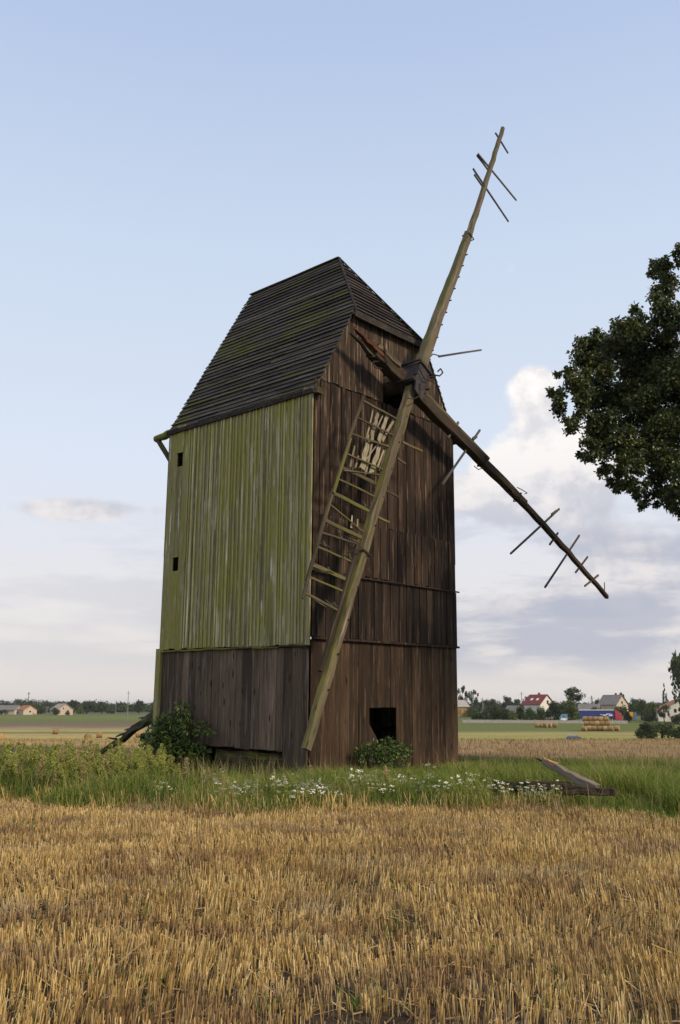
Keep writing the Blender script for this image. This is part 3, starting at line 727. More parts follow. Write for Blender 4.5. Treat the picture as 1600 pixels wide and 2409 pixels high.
MB().tube([sp(5.95, 7.5, .2), sp(5.7, 7.4, .2), sp(5.5, 7.46, .2)], .012).build('wire', M['rust'], s3)
MB().tube([sp(7.9, 7.1, .1), sp(8.05, 7.15, .1), sp(7.75, 7.2, .1), sp(7.5, 7.22, .1)], .012).build('wire', M['rust'], s3)
# upper left sail: broken stump
s4 = beam('sail', sp(2.70, 9.03, .25), sp(1.42, 9.47, .27), .36, .26, .30, .26, M['stock_dark'], mill, 6, .016, ragged=.22, seed=36)
tag(s4, 'splintered stump of the broken sail, rust-coloured at the break')
beam('splinter', sp(1.75, 9.42, .18), sp(.72, 9.80, .22), .17, .05, .18, .07, M['broken'], s4, 7, .018, ragged=.15, seed=37)
beam('splinter', sp(1.6, 9.33, .28), sp(.66, 9.73, .28), .14, .05, .14, .05, M['stock_dark'], s4, 7, .018, ragged=.15, seed=38)
beam('whip', sp(2.30, 9.32, .12), sp(1.5, 9.62, .14), .12, .10, .10, .08, M['stock'], s4, 5, .012, ragged=.05, seed=39)
wrap(s4, (1.72, 9.42), math.pi / 2 + math.atan2(-.44, 1.28), .17, .18, .24)
MB().tube([sp(1.6, 9.25, .2), sp(1.38, 9.18, .2), sp(1.45, 9.05, .2), sp(1.7, 9.1, .2)], .016).build('wire', M['rust'], s4)
# ------------------------------------------------------------------ foliage builders
def unit(n):
    v = rng.normal(size=(n, 3)); return v / np.linalg.norm(v, axis=1, keepdims=True)

def leaf_arrays(pos, size, ratio=.5, droop=-.25, spread=None, fold=.18):
    """one folded two-triangle leaf per point"""
    n = len(pos)
    d = unit(n) if spread is None else spread + .6 * unit(n)
    d[:, 2] += droop; d /= np.linalg.norm(d, axis=1, keepdims=True)
    s = np.cross(d, unit(n)); s /= np.linalg.norm(s, axis=1, keepdims=True) + 1e-9
    nn = np.cross(d, s)
    L = size * rng.uniform(.65, 1.25, (n, 1))
    b = pos; tip = pos + d * L
    m = pos + d * L * .45 + nn * L * fold
    v = np.stack([b, m + s * L * ratio * .5, tip, m - s * L * ratio * .5], 1).reshape(-1, 3)
    i = np.arange(n)[:, None] * 4
    f = np.concatenate([i + np.array([[0, 1, 2]]), i + np.array([[0, 2, 3]])])
    return v, f

def blade_arrays(x, y, z, h, w, lean, curl=.6):
    """grass blades: one quad and a tip triangle"""
    n = len(x); a = rng.uniform(0, 2 * np.pi, n); dx, dy = np.cos(a), np.sin(a)
    fa = a + np.pi / 2 + rng.uniform(-.6, .6, n); wx, wy = np.cos(fa) * w / 2, np.sin(fa) * w / 2
    l1 = lean * h * .35; l2 = lean * h * (1 + curl)
    p0 = np.stack([x, y, z], 1); p1 = p0 + np.stack([dx * l1, dy * l1, h * .6], 1); p2 = p0 + np.stack([dx * l2, dy * l2, h], 1)
    o = np.stack([wx, wy, np.zeros(n)], 1)
    v = np.stack([p0 - o, p0 + o, p1 + o * .8, p1 - o * .8, p2], 1).reshape(-1, 3)
    i = np.arange(n)[:, None] * 5
    return v, i + np.array([[0, 1, 2, 3]]), i + np.array([[3, 2, 4]])

def stalk_arrays(p0, p1, w):
    """cut straw: a two-sided angle section"""
    n = len(p0); ax = p1 - p0; ax /= np.linalg.norm(ax, axis=1, keepdims=True)
    u = np.cross(ax, unit(n)); u /= np.linalg.norm(u, axis=1, keepdims=True); t = np.cross(ax, u)
    w = w[:, None] / 2
    A, B_, C_ = u * w, t * w * .9, -u * w
    v = np.stack([p0 + A, p0 + B_, p0 + C_, p1 + A * .85, p1 + B_ * .85, p1 + C_ * .85], 1).reshape(-1, 3)
    i = np.arange(n)[:, None] * 6
    f = np.concatenate([i + np.array([[0, 1, 4, 3]]), i + np.array([[1, 2, 5, 4]])])
    return v, f

def in_mill(x, y, pad=.12):
    p = np.stack([x, y, np.zeros_like(x), np.ones_like(x)]); q = MILL_INV @ p
    return (q[0] > -pad) & (q[0] < W + pad) & (q[1] > -pad) & (q[1] < D + pad)

def vnoise(x, y, s, seed=0):
    """cheap smooth value noise for patchiness"""
    r = np.random.default_rng(seed); tb = r.random((64, 64))
    X, Y = x * s + 100, y * s + 100; xi, yi = np.floor(X).astype(int), np.floor(Y).astype(int)
    fx, fy = X - xi, Y - yi; fx = fx * fx * (3 - 2 * fx); fy = fy * fy * (3 - 2 * fy)
    g = lambda a, b: tb[a % 64, b % 64]
    return (g(xi, yi) * (1 - fx) + g(xi + 1, yi) * fx) * (1 - fy) + (g(xi, yi + 1) * (1 - fx) + g(xi + 1, yi + 1) * fx) * fy

# ------------------------------------------------------------------ foreground: stubble
def edge_y(x): return 13.0 - .14 * x + .5 * np.sin(x * .8) + .25 * np.sin(x * 2.3 + 1)     # where stubble meets the grass verge

straw_stops = [(0.0, G(.17, .095, .034)), (.32, G(.41, .27, .090)), (.66, G(.63, .455, .17)), (1.0, G(.87, .72, .41))]
M['straw'] = leafmat('straw_stalks', straw_stops, .18, rough=.6, patch=.2)
def tint_patches(m, tints):
    t = NT(m.node_tree); pr = m.node_tree.nodes['Principled BSDF']; src = pr.inputs['Base Color'].links[0].from_socket
    pos = t.n('ShaderNodeNewGeometry').outputs['Position']; col = src
    for i, (c, lo, hi, amt) in enumerate(tints):
        f = t.noise(t.vmath('ADD', t.scale(pos, (.75, 1.5, 0)), (i * 17.3, i * 5.1, 0)), 1.0, 4.0, .65)
        col = t.mix(t.math('MULTIPLY', t.mrange(f, lo, hi, 0, 1, True), amt), col, t.mix(.68, src, c))
    for nd in m.node_tree.nodes:
        if nd.type in ('BSDF_PRINCIPLED',): t.L.new(col, nd.inputs['Base Color'])
        if nd.type == 'BSDF_TRANSLUCENT': t.L.new(col, nd.inputs['Color'])
tint_patches(M['straw'], [(G(.17, .085, .055), .46, .62, .9), (G(.40, .33, .23), .52, .68, .7)])
M['litter'] = leafmat('straw_litter', [(0, G(.10, .065, .035)), (.6, G(.27, .18, .085)), (1, G(.48, .36, .20))], .1, rough=.8)

def make_stubble():
    rows_d = .095; n_cl = 52000
    ys = 3.3 + (15.6 - 3.3) * rng.random(n_cl) ** .75
    half = .47 * ys + 1.4
    xs = rng.uniform(-1, 1, n_cl) * half
    # drilled in rows that run obliquely away
    ca, sa = math.cos(.42), math.sin(.42)
    u = xs * ca + ys * sa; w = -xs * sa + ys * ca
    u = np.round(u / rows_d) * rows_d + rng.normal(0, .016, n_cl)
    xs, ys = u * ca - w * sa, u * sa + w * ca
    keep = (ys < edge_y(xs) + .35) & (vnoise(xs, ys, 2.2, 3) + .35 * rng.random(n_cl) > .30) & (vnoise(xs, ys, .9, 44) + .25 * rng.random(n_cl) > .22)
    xs, ys = xs[keep], ys[keep]; k = rng.integers(2, 6, len(xs))
    cx, cy = np.repeat(xs, k), np.repeat(ys, k); n = len(cx)
    lx = np.repeat((vnoise(xs, ys, 1.1, 5) - .5) * .34 + rng.normal(0, .07, len(xs)), k)
    ly = np.repeat((vnoise(xs, ys, 1.1, 6) - .5) * .34 + rng.normal(0, .07, len(xs)), k)
    x = cx + rng.normal(0, .014, n); y = cy + rng.normal(0, .014, n)
    h = rng.normal(.112, .022, n).clip(.05, .18) * (.78 + .42 * vnoise(x, y, .8, 8))
    bent = rng.random(n) < .04
    tx = lx + rng.normal(0, .07, n) + bent * rng.normal(0, 1.1, n); ty = ly + rng.normal(0, .07, n) + bent * rng.normal(0, 1.1, n)
    z0 = ground_z_np(x, y) - .01
    p0 = np.stack([x, y, z0], 1); p1 = p0 + np.stack([tx * h, ty * h, h / np.sqrt(1 + .3 * (tx * tx + ty * ty))], 1)
    v, f = stalk_arrays(p0, p1, rng.uniform(.0040, .0070, n) * (1 + .02 * y))
    o = add('stubble', mesh_np('stubble', v, [f], [M['straw']])); tag(o, 'golden cut straw stubble covering the foreground field', 'stubble', kind='stuff')
    # loose straw and leaf litter between the rows
    n = 15000; y = 3.2 + 12.2 * rng.random(n) ** .8; x = rng.uniform(-1, 1, n) * (.47 * y + 1.4)
    kp = y < edge_y(x) + .3; x, y = x[kp], y[kp]; n = len(x)
    a = rng.uniform(0, 2 * np.pi, n); L = rng.uniform(.05, .17, n); z = ground_z_np(x, y) + rng.uniform(.004, .05, n)
    p0 = np.stack([x, y, z], 1); p1 = p0 + np.stack([np.cos(a) * L, np.sin(a) * L, rng.normal(0, .25, n) * L], 1)
    v, f = stalk_arrays(p0, p1, rng.uniform(.004, .009, n))
    o = add('straw_litter', mesh_np('straw_litter', v, [f], [M['litter']])); tag(o, 'loose straw and chaff lying between the stubble', 'straw', kind='stuff')
    # taller uncut straw along the verge
    n = 3000; x = rng.uniform(-9.5, 9.5, n); y = edge_y(x) + rng.normal(.1, .28, n)
    kp = (vnoise(x, y, 1.4, 12) > .38) & ~((x > 3.2) & (x < 4.6)); x, y = x[kp], y[kp]; n = len(x)
    h = rng.uniform(.12, .30, n); tx, ty = rng.normal(0, .2, n), rng.normal(0, .2, n)
    p0 = np.stack([x, y, ground_z_np(x, y)], 1); p1 = p0 + np.stack([tx * h, ty * h, h], 1)
    v, f = stalk_arrays(p0, p1, rng.uniform(.006, .011, n))
    o = add('straw_fringe', mesh_np('straw_fringe', v, [f], [M['straw']])); tag(o, 'taller uncut straw standing along the edge of the grass', 'straw', kind='stuff')
    # green sprouts in the stubble
    n = 1500; c = 130; cy_ = 4 + 9 * rng.random(c); cx_ = rng.uniform(-1, 1, c) * .47 * cy_
    i = rng.integers(0, c, n); x = cx_[i] + rng.normal(0, .05, n); y = cy_[i] + rng.normal(0, .05, n)
    v, f4, f3 = blade_arrays(x, y, ground_z_np(x, y), rng.uniform(.04, .12, n), rng.uniform(.006, .014, n), rng.uniform(.2, .8, n))
    o = add('green_sprouts', mesh_np('green_sprouts', v, [f4, f3], [M['grass']])); tag(o, 'small green weeds sprouting between the straw', 'weeds', kind='stuff')
    # second stubble field, seen beyond the verge
    n = 26000; y = 24.5 + 38 * rng.random(n) ** 1.4; x = rng.uniform(-1, 1, n) * (.47 * y + 3)
    kp = ~in_mill(x, y, .5); x, y = x[kp], y[kp]; n = len(x)
    h = rng.uniform(.07, .16, n)
    v, f4, f3 = blade_arrays(x, y, ground_z_np(x, y), h, rng.uniform(.012, .03, n) * (y / 30), rng.uniform(0, .6, n))
    o = add('far_stubble', mesh_np('far_stubble', v, [f4, f3], [M['straw_far']])); tag(o, 'pale cut stubble of the field behind the mill', 'stubble', kind='stuff')

M['grass'] = leafmat('verge_grass', [(0, G(.046, .080, .013)), (.32, G(.115, .170, .024)), (.58, G(.205, .255, .040)), (.76, G(.31, .32, .070)), (.89, G(.42, .36, .14)), (1, G(.56, .45, .21))], .4, patch=.45)
M['grass_dry'] = leafmat('dry_grass', [(0, G(.13, .12, .035)), (.4, G(.22, .19, .065)), (.75, G(.36, .28, .12)), (1, G(.50, .40, .21))], .35, patch=.4)
M['straw_far'] = leafmat('far_straw', [(0, G(.19, .125, .055)), (.5, G(.33, .235, .105)), (1, G(.45, .345, .165))], .2, rough=.8, patch=.5)
make_stubble()

def make_grass():
    # dense verge grass
    n = 210000; y = 12 + 13.5 * rng.random(n); x = rng.uniform(-1, 1, n) * (.46 * y + 1.8)
    kp = (y > edge_y(x) - .1 + .5 * (rng.random(n) - .5)) & ~in_mill(x, y) & (y < 24.2 + .8 * np.sin(x) + rng.random(n))
    kp &= (vnoise(x, y, 1.3, 20) + .6 * rng.random(n) > .28)
    kp &= ~((x < -1.2) & (rng.random(n) < .35))
    x, y = x[kp], y[kp]; n = len(x)
    h = (.18 + .30 * vnoise(x, y, .9, 21)) * rng.uniform(.55, 1.35, n)
    h *= np.clip((y - edge_y(x)) / 1.2 + .72, .6, 1.0) * np.clip(1.12 - (y - 15.0) * .16, .42, 1.12)
    h[(x > 2.2) & (x < 4.7) & (y > 11.5) & (y < 14.4)] *= .38          # trampled round the fallen timbers
    q = MILL_INV @ np.stack([x, y, np.zeros(n), np.ones(n)])
    h[(q[0] < .2) & (q[0] > -2.6) & (q[1] > -.3) & (q[1] < 3.6)] *= .55
    v, f4, f3 = blade_arrays(x, y, ground_z_np(x, y) - .01, h, rng.uniform(.005, .011, n) * (1 + .02 * y), rng.uniform(.1, .75, n))
    o = add('grass', mesh_np('grass', v, [f4, f3], [M['grass']])); tag(o, 'green grass verge growing round the foot of the mill', 'grass', kind='stuff')
    # dry stems and seed heads among it
    n = 9000; y = 12.5 + 9 * rng.random(n); x = rng.uniform(-1, 1, n) * (.46 * y + 1.8)
    kp = (y > edge_y(x)) & ~in_mill(x, y, .2) & (vnoise(x, y, 1.0, 31) + .4 * (x < -1) > .52); x, y = x[kp], y[kp]; n = len(x)
    v, f4, f3 = blade_arrays(x, y, ground_z_np(x, y), rng.uniform(.25, .6, n), rng.uniform(.005, .011, n), rng.uniform(.05, .45, n), .3)
    o = add('dry_grass', mesh_np('dry_grass', v, [f4, f3], [M['grass_dry']])); tag(o, 'dry yellow grass stems standing among the green verge', 'grass', kind='stuff')
make_grass()

# ------------------------------------------------------------------ tall feathery weeds (left of the mill)
M['weed'] = leafmat('weed_leaves', [(0, G(.055, .090, .014)), (.4, G(.125, .180, .028)), (.75, G(.23, .28, .050)), (1, G(.36, .36, .09))], .4)
M['plume'] = leafmat('weed_plumes', [(0, G(.17, .20, .040)), (.5, G(.36, .385, .085)), (1, G(.58, .56, .18))], .45)
M['plume_dry'] = leafmat('weed_plumes_dry', [(0, G(.26, .20, .08)), (.5, G(.46, .37, .16)), (1, G(.64, .54, .29))], .4)
M['weed_dry'] = leafmat('weed_leaves_dry', [(0, G(.16, .13, .045)), (.5, G(.33, .265, .10)), (1, G(.52, .43, .20))], .35)
def weed_mesh(i, mat, plume):
    H = 1.0; V = []; F = []; k = 0
    z = np.linspace(0, H, 7); bx = np.cumsum(rng.normal(0, .012, 7)); by = np.cumsum(rng.normal(0, .012, 7))
    p0 = np.stack([bx[:-1], by[:-1], z[:-1]], 1); p1 = np.stack([bx[1:], by[1:], z[1:]], 1)
    v, f = stalk_arrays(p0, p1, np.full(6, .010)); f4 = [f]; V.append(v); k = len(v)
    # narrow leaves up the stem
    n = 110; t = rng.uniform(.06, .72, n); pos = np.stack([np.interp(t, z, bx), np.interp(t, z, by), t], 1)
    a = rng.uniform(0, 2 * np.pi, n); sp_ = np.stack([np.cos(a), np.sin(a), np.full(n, .75)], 1)
    v, f = leaf_arrays(pos, .105, .16, .1, sp_); V.append(v); F.append(f + k); k += len(v)
    # panicle: side branches carrying tufts
    nb = 30; t = rng.uniform(.42, .98, nb); a = rng.uniform(0, 2 * np.pi, nb); L = (.13 * (1 - t) / .55 + .035)
    for q in range(nb):
        base = np.array([np.interp(t[q], z, bx), np.interp(t[q], z, by), t[q]]); m = 16
        s = rng.uniform(.1, 1, m)[:, None]; dirv = np.array([np.cos(a[q]) * .75, np.sin(a[q]) * .75, .95])
        pos = base + dirv * L[q] * s + rng.normal(0, .010, (m, 3))
        v, f = leaf_arrays(pos, .034, .5, .45); V.append(v); F.append(f + k); k += len(v)
    n0 = len(f4[0]) + len(F[0]); n1 = sum(len(q) for q in F[1:])
    return mesh_np('weed_mesh', np.concatenate(V), f4 + [np.concatenate(F)], [mat, plume], [0] * n0 + [1] * n1)
WEED = [weed_mesh(i, M['weed'], M['plume']) for i in range(5)] + [weed_mesh(i, M['weed_dry'], M['plume_dry']) for i in range(3)]
def make_weeds():
    n = 0; tries = 0
    while n < 290 and tries < 6000:
        tries += 1
        y = random.uniform(14.6, 21.0); px = random.triangular(-60, 560, 150) if random.random() < .86 else random.uniform(-60, 1100)
        x = (px - 800) / FPX * y * 1.0
        if y < edge_y(x) + .35 or in_mill(np.array([x]), np.array([y]), .35)[0]: continue
        if px > 420 and y > 16.6: continue
        if px < 420 and y > 18.5 and random.random() < .6: continue
        h = random.uniform(.40, .80) * (1.0 if px < 480 else .72)
        wd = random.random() < (.22 if px < 420 else .5)
        me = random.choice(WEED[5:] if wd else WEED[:5])
        m = Matrix.Translation((x, y, ground_z(y) - .02)) @ Matrix.Rotation(random.uniform(0, 6.28), 4, 'Z') @ Matrix.Rotation(random.gauss(0, .07), 4, 'X') @ Matrix.Diagonal((h * 1.15, h * 1.15, h, 1))
        o = add('tall_weed', me, None, m)
        if wd: tag(o, 'straw-yellow feathery weed gone to seed in the verge before the mill', 'weed', 'dry feathery weeds in the verge')
        else: tag(o, 'tall yellow-green feathery weed in the verge before the mill', 'weed', 'green feathery weeds in the verge')
        n += 1
make_weeds()

# ------------------------------------------------------------------ white yarrow
M['petal'] = leafmat('white_petals', [(0, G(.62, .56, .42)), (.5, G(.84, .80, .68)), (1, G(.90, .88, .80))], .25, rough=.7)
def yarrow_mesh(nst):
    V = []; F4 = []; F3 = []; fm4 = []; fm3 = []; k = 0
    for s in range(nst):
        a = random.uniform(0, 6.28); r = random.uniform(.02, .20); h = random.uniform(.60, 1.0)
        top = np.array([r * math.cos(a), r * math.sin(a), h]); p0 = np.array([[top[0] * .3, top[1] * .3, 0]]); p1 = top[None]
        v, f = stalk_arrays(p0, p1, np.array([.010])); V.append(v); F4.append(f + k); fm4 += [0] * len(f); k += len(v)
        n = 14; t = rng.uniform(.05, .8, n)[:, None]; pos = p0 + (p1 - p0) * t
        v, f = leaf_arrays(pos, .09, .3, .2); V.append(v); F3.append(f + k); fm3 += [0] * len(f); k += len(v)
        # flat-topped cluster of small white discs
        m = 10; R = random.uniform(.016, .036); rr = R * np.sqrt(rng.random(m)); aa = rng.uniform(0, 2 * np.pi, m)
        c = np.stack([top[0] + rr * np.cos(aa), top[1] + rr * np.sin(aa), top[2] + .02 - 16 * rr * rr + rng.normal(0, .016, m)], 1)
        s_ = rng.uniform(.008, .014, m)[:, None]; ph = rng.uniform(0, 6.28, m)
        ring = [c + s_ * np.stack([np.cos(ph + q * math.pi / 2), np.sin(ph + q * math.pi / 2) * .7, 2.2 * np.cos(ph + q * math.pi / 2 + 1) * .6], 1) for q in range(4)]
        v = np.stack(ring, 1).reshape(-1, 3); f = np.arange(m)[:, None] * 4 + np.array([[0, 1, 2, 3]])
        V.append(v); F4.append(f + k); fm4 += [1] * len(f); k += len(v)
    return mesh_np('yarrow_mesh', np.concatenate(V), [np.concatenate(F4), np.concatenate(F3)], [M['grass'], M['petal']], fm4 + fm3)
YAR = [yarrow_mesh(n) for n in (3, 4, 6, 8, 11)]
def make_yarrow():
    spots = [(515, 1805), (530, 1800), (395, 1838), (400, 1845), (560, 1830), (560, 1870), (650, 1815), (668, 1810), (700, 1845), (712, 1840), (722, 1830), (705, 1862), (716, 1868), (730, 1822), (770, 1850), (782, 1846), (776, 1835),
             (800, 1832), (820, 1820), (842, 1797), (858, 1800), (880, 1812), (905, 1802), (920, 1808), (935, 1835), (960, 1815), (975, 1822), (980, 1790), (1000, 1818), (1015, 1830), (1048, 1815), (1062, 1812), (1080, 1820),
             (1095, 1815), (1105, 1835), (1120, 1825), (1130, 1845), (1145, 1822), (1160, 1838), (1170, 1850), (1185, 1870), (1215, 1862), (1230, 1868), (1245, 1852), (1262, 1848), (1275, 1865), (1290, 1852), (1225, 1830), (1330, 1855), (910, 1875), (870, 1862), (840, 1838), (680, 1800), (610, 1820), (590, 1842)]
    for px, py in spots:
        for rep in range(2 if px < 1130 else 1):
            qx, qy = px + random.gauss(0, 24) * rep + random.gauss(0, 5), py + random.gauss(0, 10) * rep
            dist = float(edge_y((qx - 800) / FPX * 14)) + random.uniform(.0, 1.6) + max(0, (1860 - qy) / 75 * .8)
            h = CAMZ - (qy - HROW) * dist / FPX          # height at which its flowers stand in the photograph
            h = min(max(h, .34), .66)
            p = Vector(((qx - 800) / FPX * dist, dist, 0))
            if in_mill(np.array([p.x]), np.array([p.y]), .15)[0]: continue
            m = Matrix.Translation((p.x, p.y, ground_z(p.y))) @ Matrix.Rotation(random.uniform(0, 6.28), 4, 'Z') @ Matrix.Diagonal((1, 1, h, 1))
            o = add('yarrow', random.choice(YAR), None, m)
            tag(o, 'white flat-topped yarrow flowering in the grass at the mill foot', 'flower', 'white yarrow in the verge')
make_yarrow()

# ------------------------------------------------------------------ shrubs against the walls
M['elder'] = leafmat('shrub_leaves', [(0, G(.014, .032, .010)), (.45, G(.052, .095, .020)), (.8, G(.105, .165, .034)), (1, G(.18, .25, .05))], .3, rough=.45, spec=.4)
M['bark'] = wood('bark', 2, G(.018, .014, .010), G(.05, .040, .028), G(.10, .085, .065), grain=10, knots=.2)
def shrub(name, label, clumps, stems, leaf=.11, nper=240):
    """clumps: (x, y, z, r) in mill frame"""
    base = MILL @ Vector(stems[0][0]); base.z = 0.0
    root = empty(name, Matrix.Translation(base), label, 'shrub')
    P = []; S = []
    inv = Matrix.Translation(base).inverted() @ MILL
    for x, y, z, r in clumps:
        z *= .80; r *= .84
        n = int(nper * (r / .3) ** 2)
        c = np.array(inv @ Vector((x, y, z)))
        d = unit(n); rr = r * rng.uniform(.35, 1.05, (n, 1)); d[:, 2] *= .85
        P.append(c + d * rr); S.append(d + np.array([0, 0, .15]))
    v, f = leaf_arrays(np.concatenate(P), leaf, .42, -.35, np.concatenate(S))
    o = add('foliage', mesh_np('foliage', v, [f], [M['elder']]), root); tag(o, kind='stuff')
    for a, b_ in stems:
        a, b_ = inv @ Vector(a), inv @ Vector(b_); a.z = -.05
        beam('stem', a, b_, .035, .012, .035, .012, M['bark'], root, 4, .012, up=(.3, 1, .2))
    return root
shrub('elder_shrub', 'dark leafy elder shrub at the mill corner below the green side', [(-.32, 4.92, .55, .28), (-.35, 4.7, .92, .26), (-.42, 4.3, 1.0, .30), (-.42, 3.95, 1.1, .32), (-.40, 3.75, 1.35, .22), (-.42, 3.7, 1.55, .14), (-.4, 3.4, .95, .30), (-.38, 2.95, .92, .20), (-.35, 2.72, .85, .10),
      (-.45, 4.4, .5, .42), (-.45, 3.85, .55, .42), (-.4, 3.45, .35, .34), (-.35, 3.15, .25, .30), (-.4, 4.9, .2, .28), (-.42, 3.2, -.02, .25)],
      [((-.4, 4.3, 0), (-.4, 4.4, .9)), ((-.4, 3.9, 0), (-.42, 3.72, 1.45)), ((-.42, 3.6, 0), (-.4, 3.3, .9)), ((-.4, 4.8, 0), (-.4, 5.0, .9))])
shrub('nettle_bush', 'low dark green bush under the broken window in the front', [(1.43, -.35, .35, .26), (1.68, -.4, .45, .28), (1.98, -.42, .42, .30), (2.28, -.4, .50, .26), (2.53, -.38, .40, .24), (2.78, -.35, .30, .20), (1.88, -.45, .15, .3), (2.33, -.45, .12, .3), (1.23, -.35, .42, .14), (2.18, -.4, .66, .14), (2.93, -.35, .38, .10)],
      [((1.78, -.4, 0), (1.58, -.4, .5)), ((2.08, -.4, 0), (2.18, -.4, .6)), ((2.38, -.4, 0), (2.58, -.38, .45))], leaf=.085, nper=260)

# ------------------------------------------------------------------ fallen timbers in the grass
p = at(1405, 1856, 13.6); tip = at(1279, 1790, 14.3)
t1 = beam('broken_beam', p, tip, .145, .11, .13, .09, M['grey_beam'], None, 9, .010, up=(0, 0, 1), ragged=.08, seed=70); tag(t1, 'grey beam propped up out of the grass, split end pale orange', 'beam', kind='thing')
d_ = (Vector(tip) - Vector(p)).normalized(); sd = Vector((0, 0, 1)) - d_ * d_.z
beam('split_face', Vector(p).lerp(tip, .78) + sd * .045, Vector(tip) + d_ * .05 + sd * .035, .12, .05, .05, .03, M['fresh'], t1, 4, .010, up=(0, 0, 1), ragged=.07, seed=71)
beam('splinter', Vector(p).lerp(tip, .9) - sd * .02, Vector(tip) + d_ * .16 - sd * .02, .06, .01, .04, .01, M['stock_dark'], t1, 3, .006, up=(0, 0, 1), seed=72)
t2 = beam('fallen_timber', at(1325, 1858, 13.5), at(1452, 1864, 13.3), .14, .12, .13, .10, M['stock_dark'], None, 7, .014, up=(0, 0, 1), ragged=.08, seed=73); tag(t2, 'dark charred timber lying in the grass under the propped beam', 'timber')
t3 = beam('fallen_timber', at(1165, 1850, 14.6), at(1345, 1846, 14.6), .14, .13, .14, .12, M['stock_dark'], None, 7, .014, up=(0, 0, 1), ragged=.08, seed=74); tag(t3, 'black rotten timber half hidden in grass and yarrow right of mill', 'timber')

# ------------------------------------------------------------------ big tree at the right edge
M['tree_leaf'] = leafmat('tree_leaves', [(0, G(.018, .032, .008)), (.5, G(.045, .065, .015)), (.85, G(.090, .110, .024)), (1, G(.18, .165, .036))], .3, rough=.42, spec=.45)
def big_tree():
    Yd = 19.0; s = Yd / FPX
    vis = [(1318, 928, 26), (1300, 918, 14), (1345, 945, 42), (1360, 895, 48), (1330, 880, 26), (1400, 850, 62), (1385, 810, 40), (1430, 790, 52), (1470, 770, 48), (1460, 850, 80), (1510, 800, 70), (1530, 740, 48), (1560, 690, 50), (1545, 640, 30), (1535, 622, 18), (1580, 630, 42), (1598, 590, 20),
           (1400, 930, 62), (1375, 985, 44), (1345, 1000, 26), (1420, 1010, 66), (1395, 1060, 34), (1372, 1065, 18), (1450, 1065, 56), (1470, 960, 80), (1550, 870, 95), (1540, 960, 90), (1520, 1050, 70), (1580, 1040, 85), (1445, 1105, 32), (1470, 1140, 32), (1500, 1115, 36), (1510, 1165, 28), (1505, 1190, 14), (1550, 1130, 46), (1570, 1180, 34), (1595, 1200, 22),
           (1600, 760, 70), (1610, 1130, 70), (1620, 930, 110), (1585, 840, 80)]
    C = []; R = []
    for px, py, r in vis:
        q = at(px, py, Yd + random.uniform(-1.1, 1.4)); r *= s
        k = 4 + int(r * 14)
        for i in range(k):
            C.append(q + Vector(unit(1)[0]) * (r * random.uniform(.35, .95))); R.append(r * random.uniform(.24, .46))
    cen = at(1835, 900, Yd + .6); trunk = Vector((cen.x + .1, cen.y, 0))
    for i in range(150):                         # the rest of the crown, out of the frame
        d = Vector(unit(1)[0]); q = cen + Vector((d.x * 2.8, d.y * 3.0, d.z * 3.1)) * random.uniform(.4, 1.0)
        if (q.x - 0) / q.y * FPX + 800 < 1640 + 40: continue
        C.append(q); R.append(random.uniform(.35, .66))
    root = empty('leafy_tree', Matrix.Translation(trunk), 'dark leafy tree reaching into the picture at the right edge', 'tree')
    P = []
    for c, r in zip(C, R):
        n = int(1400 * r * r / .30) + 12
        d = unit(n); rr = r * rng.random((n, 1)) ** .45 * rng.uniform(.8, 1.18, (n, 1))
        P.append(np.array(c - trunk) + d * rr)
    P = np.concatenate(P); keep = rng.random(len(P)) > 0
    v, f = leaf_arrays(P, .090, .62, -.55, fold=.12)
    o = add('crown', mesh_np('crown', v, [f], [M['tree_leaf']]), root); tag(o, kind='stuff')
    beam('trunk', (0, 0, -.2), (-.1, 0, 9.6), .60, .20, .60, .20, M['bark'], root, 8, .03, up=(0, 1, 0), chamfer=.5)
    for c, r in list(zip(C, R))[-60::4]:
        e = c - trunk; st = Vector((-.1, 0, min(9.4, max(5.6, e.z - 1.1))))
        mid = st.lerp(e, .55) + Vector((0, 0, .05))
        beam('branch', st, mid, .11, .05, .11, .05, M['bark'], root, 4, .02, up=(.2, 1, 0))
        beam('branch', mid, e, .05, .012, .05, .012, M['bark'], root, 4, .02, up=(.2, 1, 0))
big_tree()
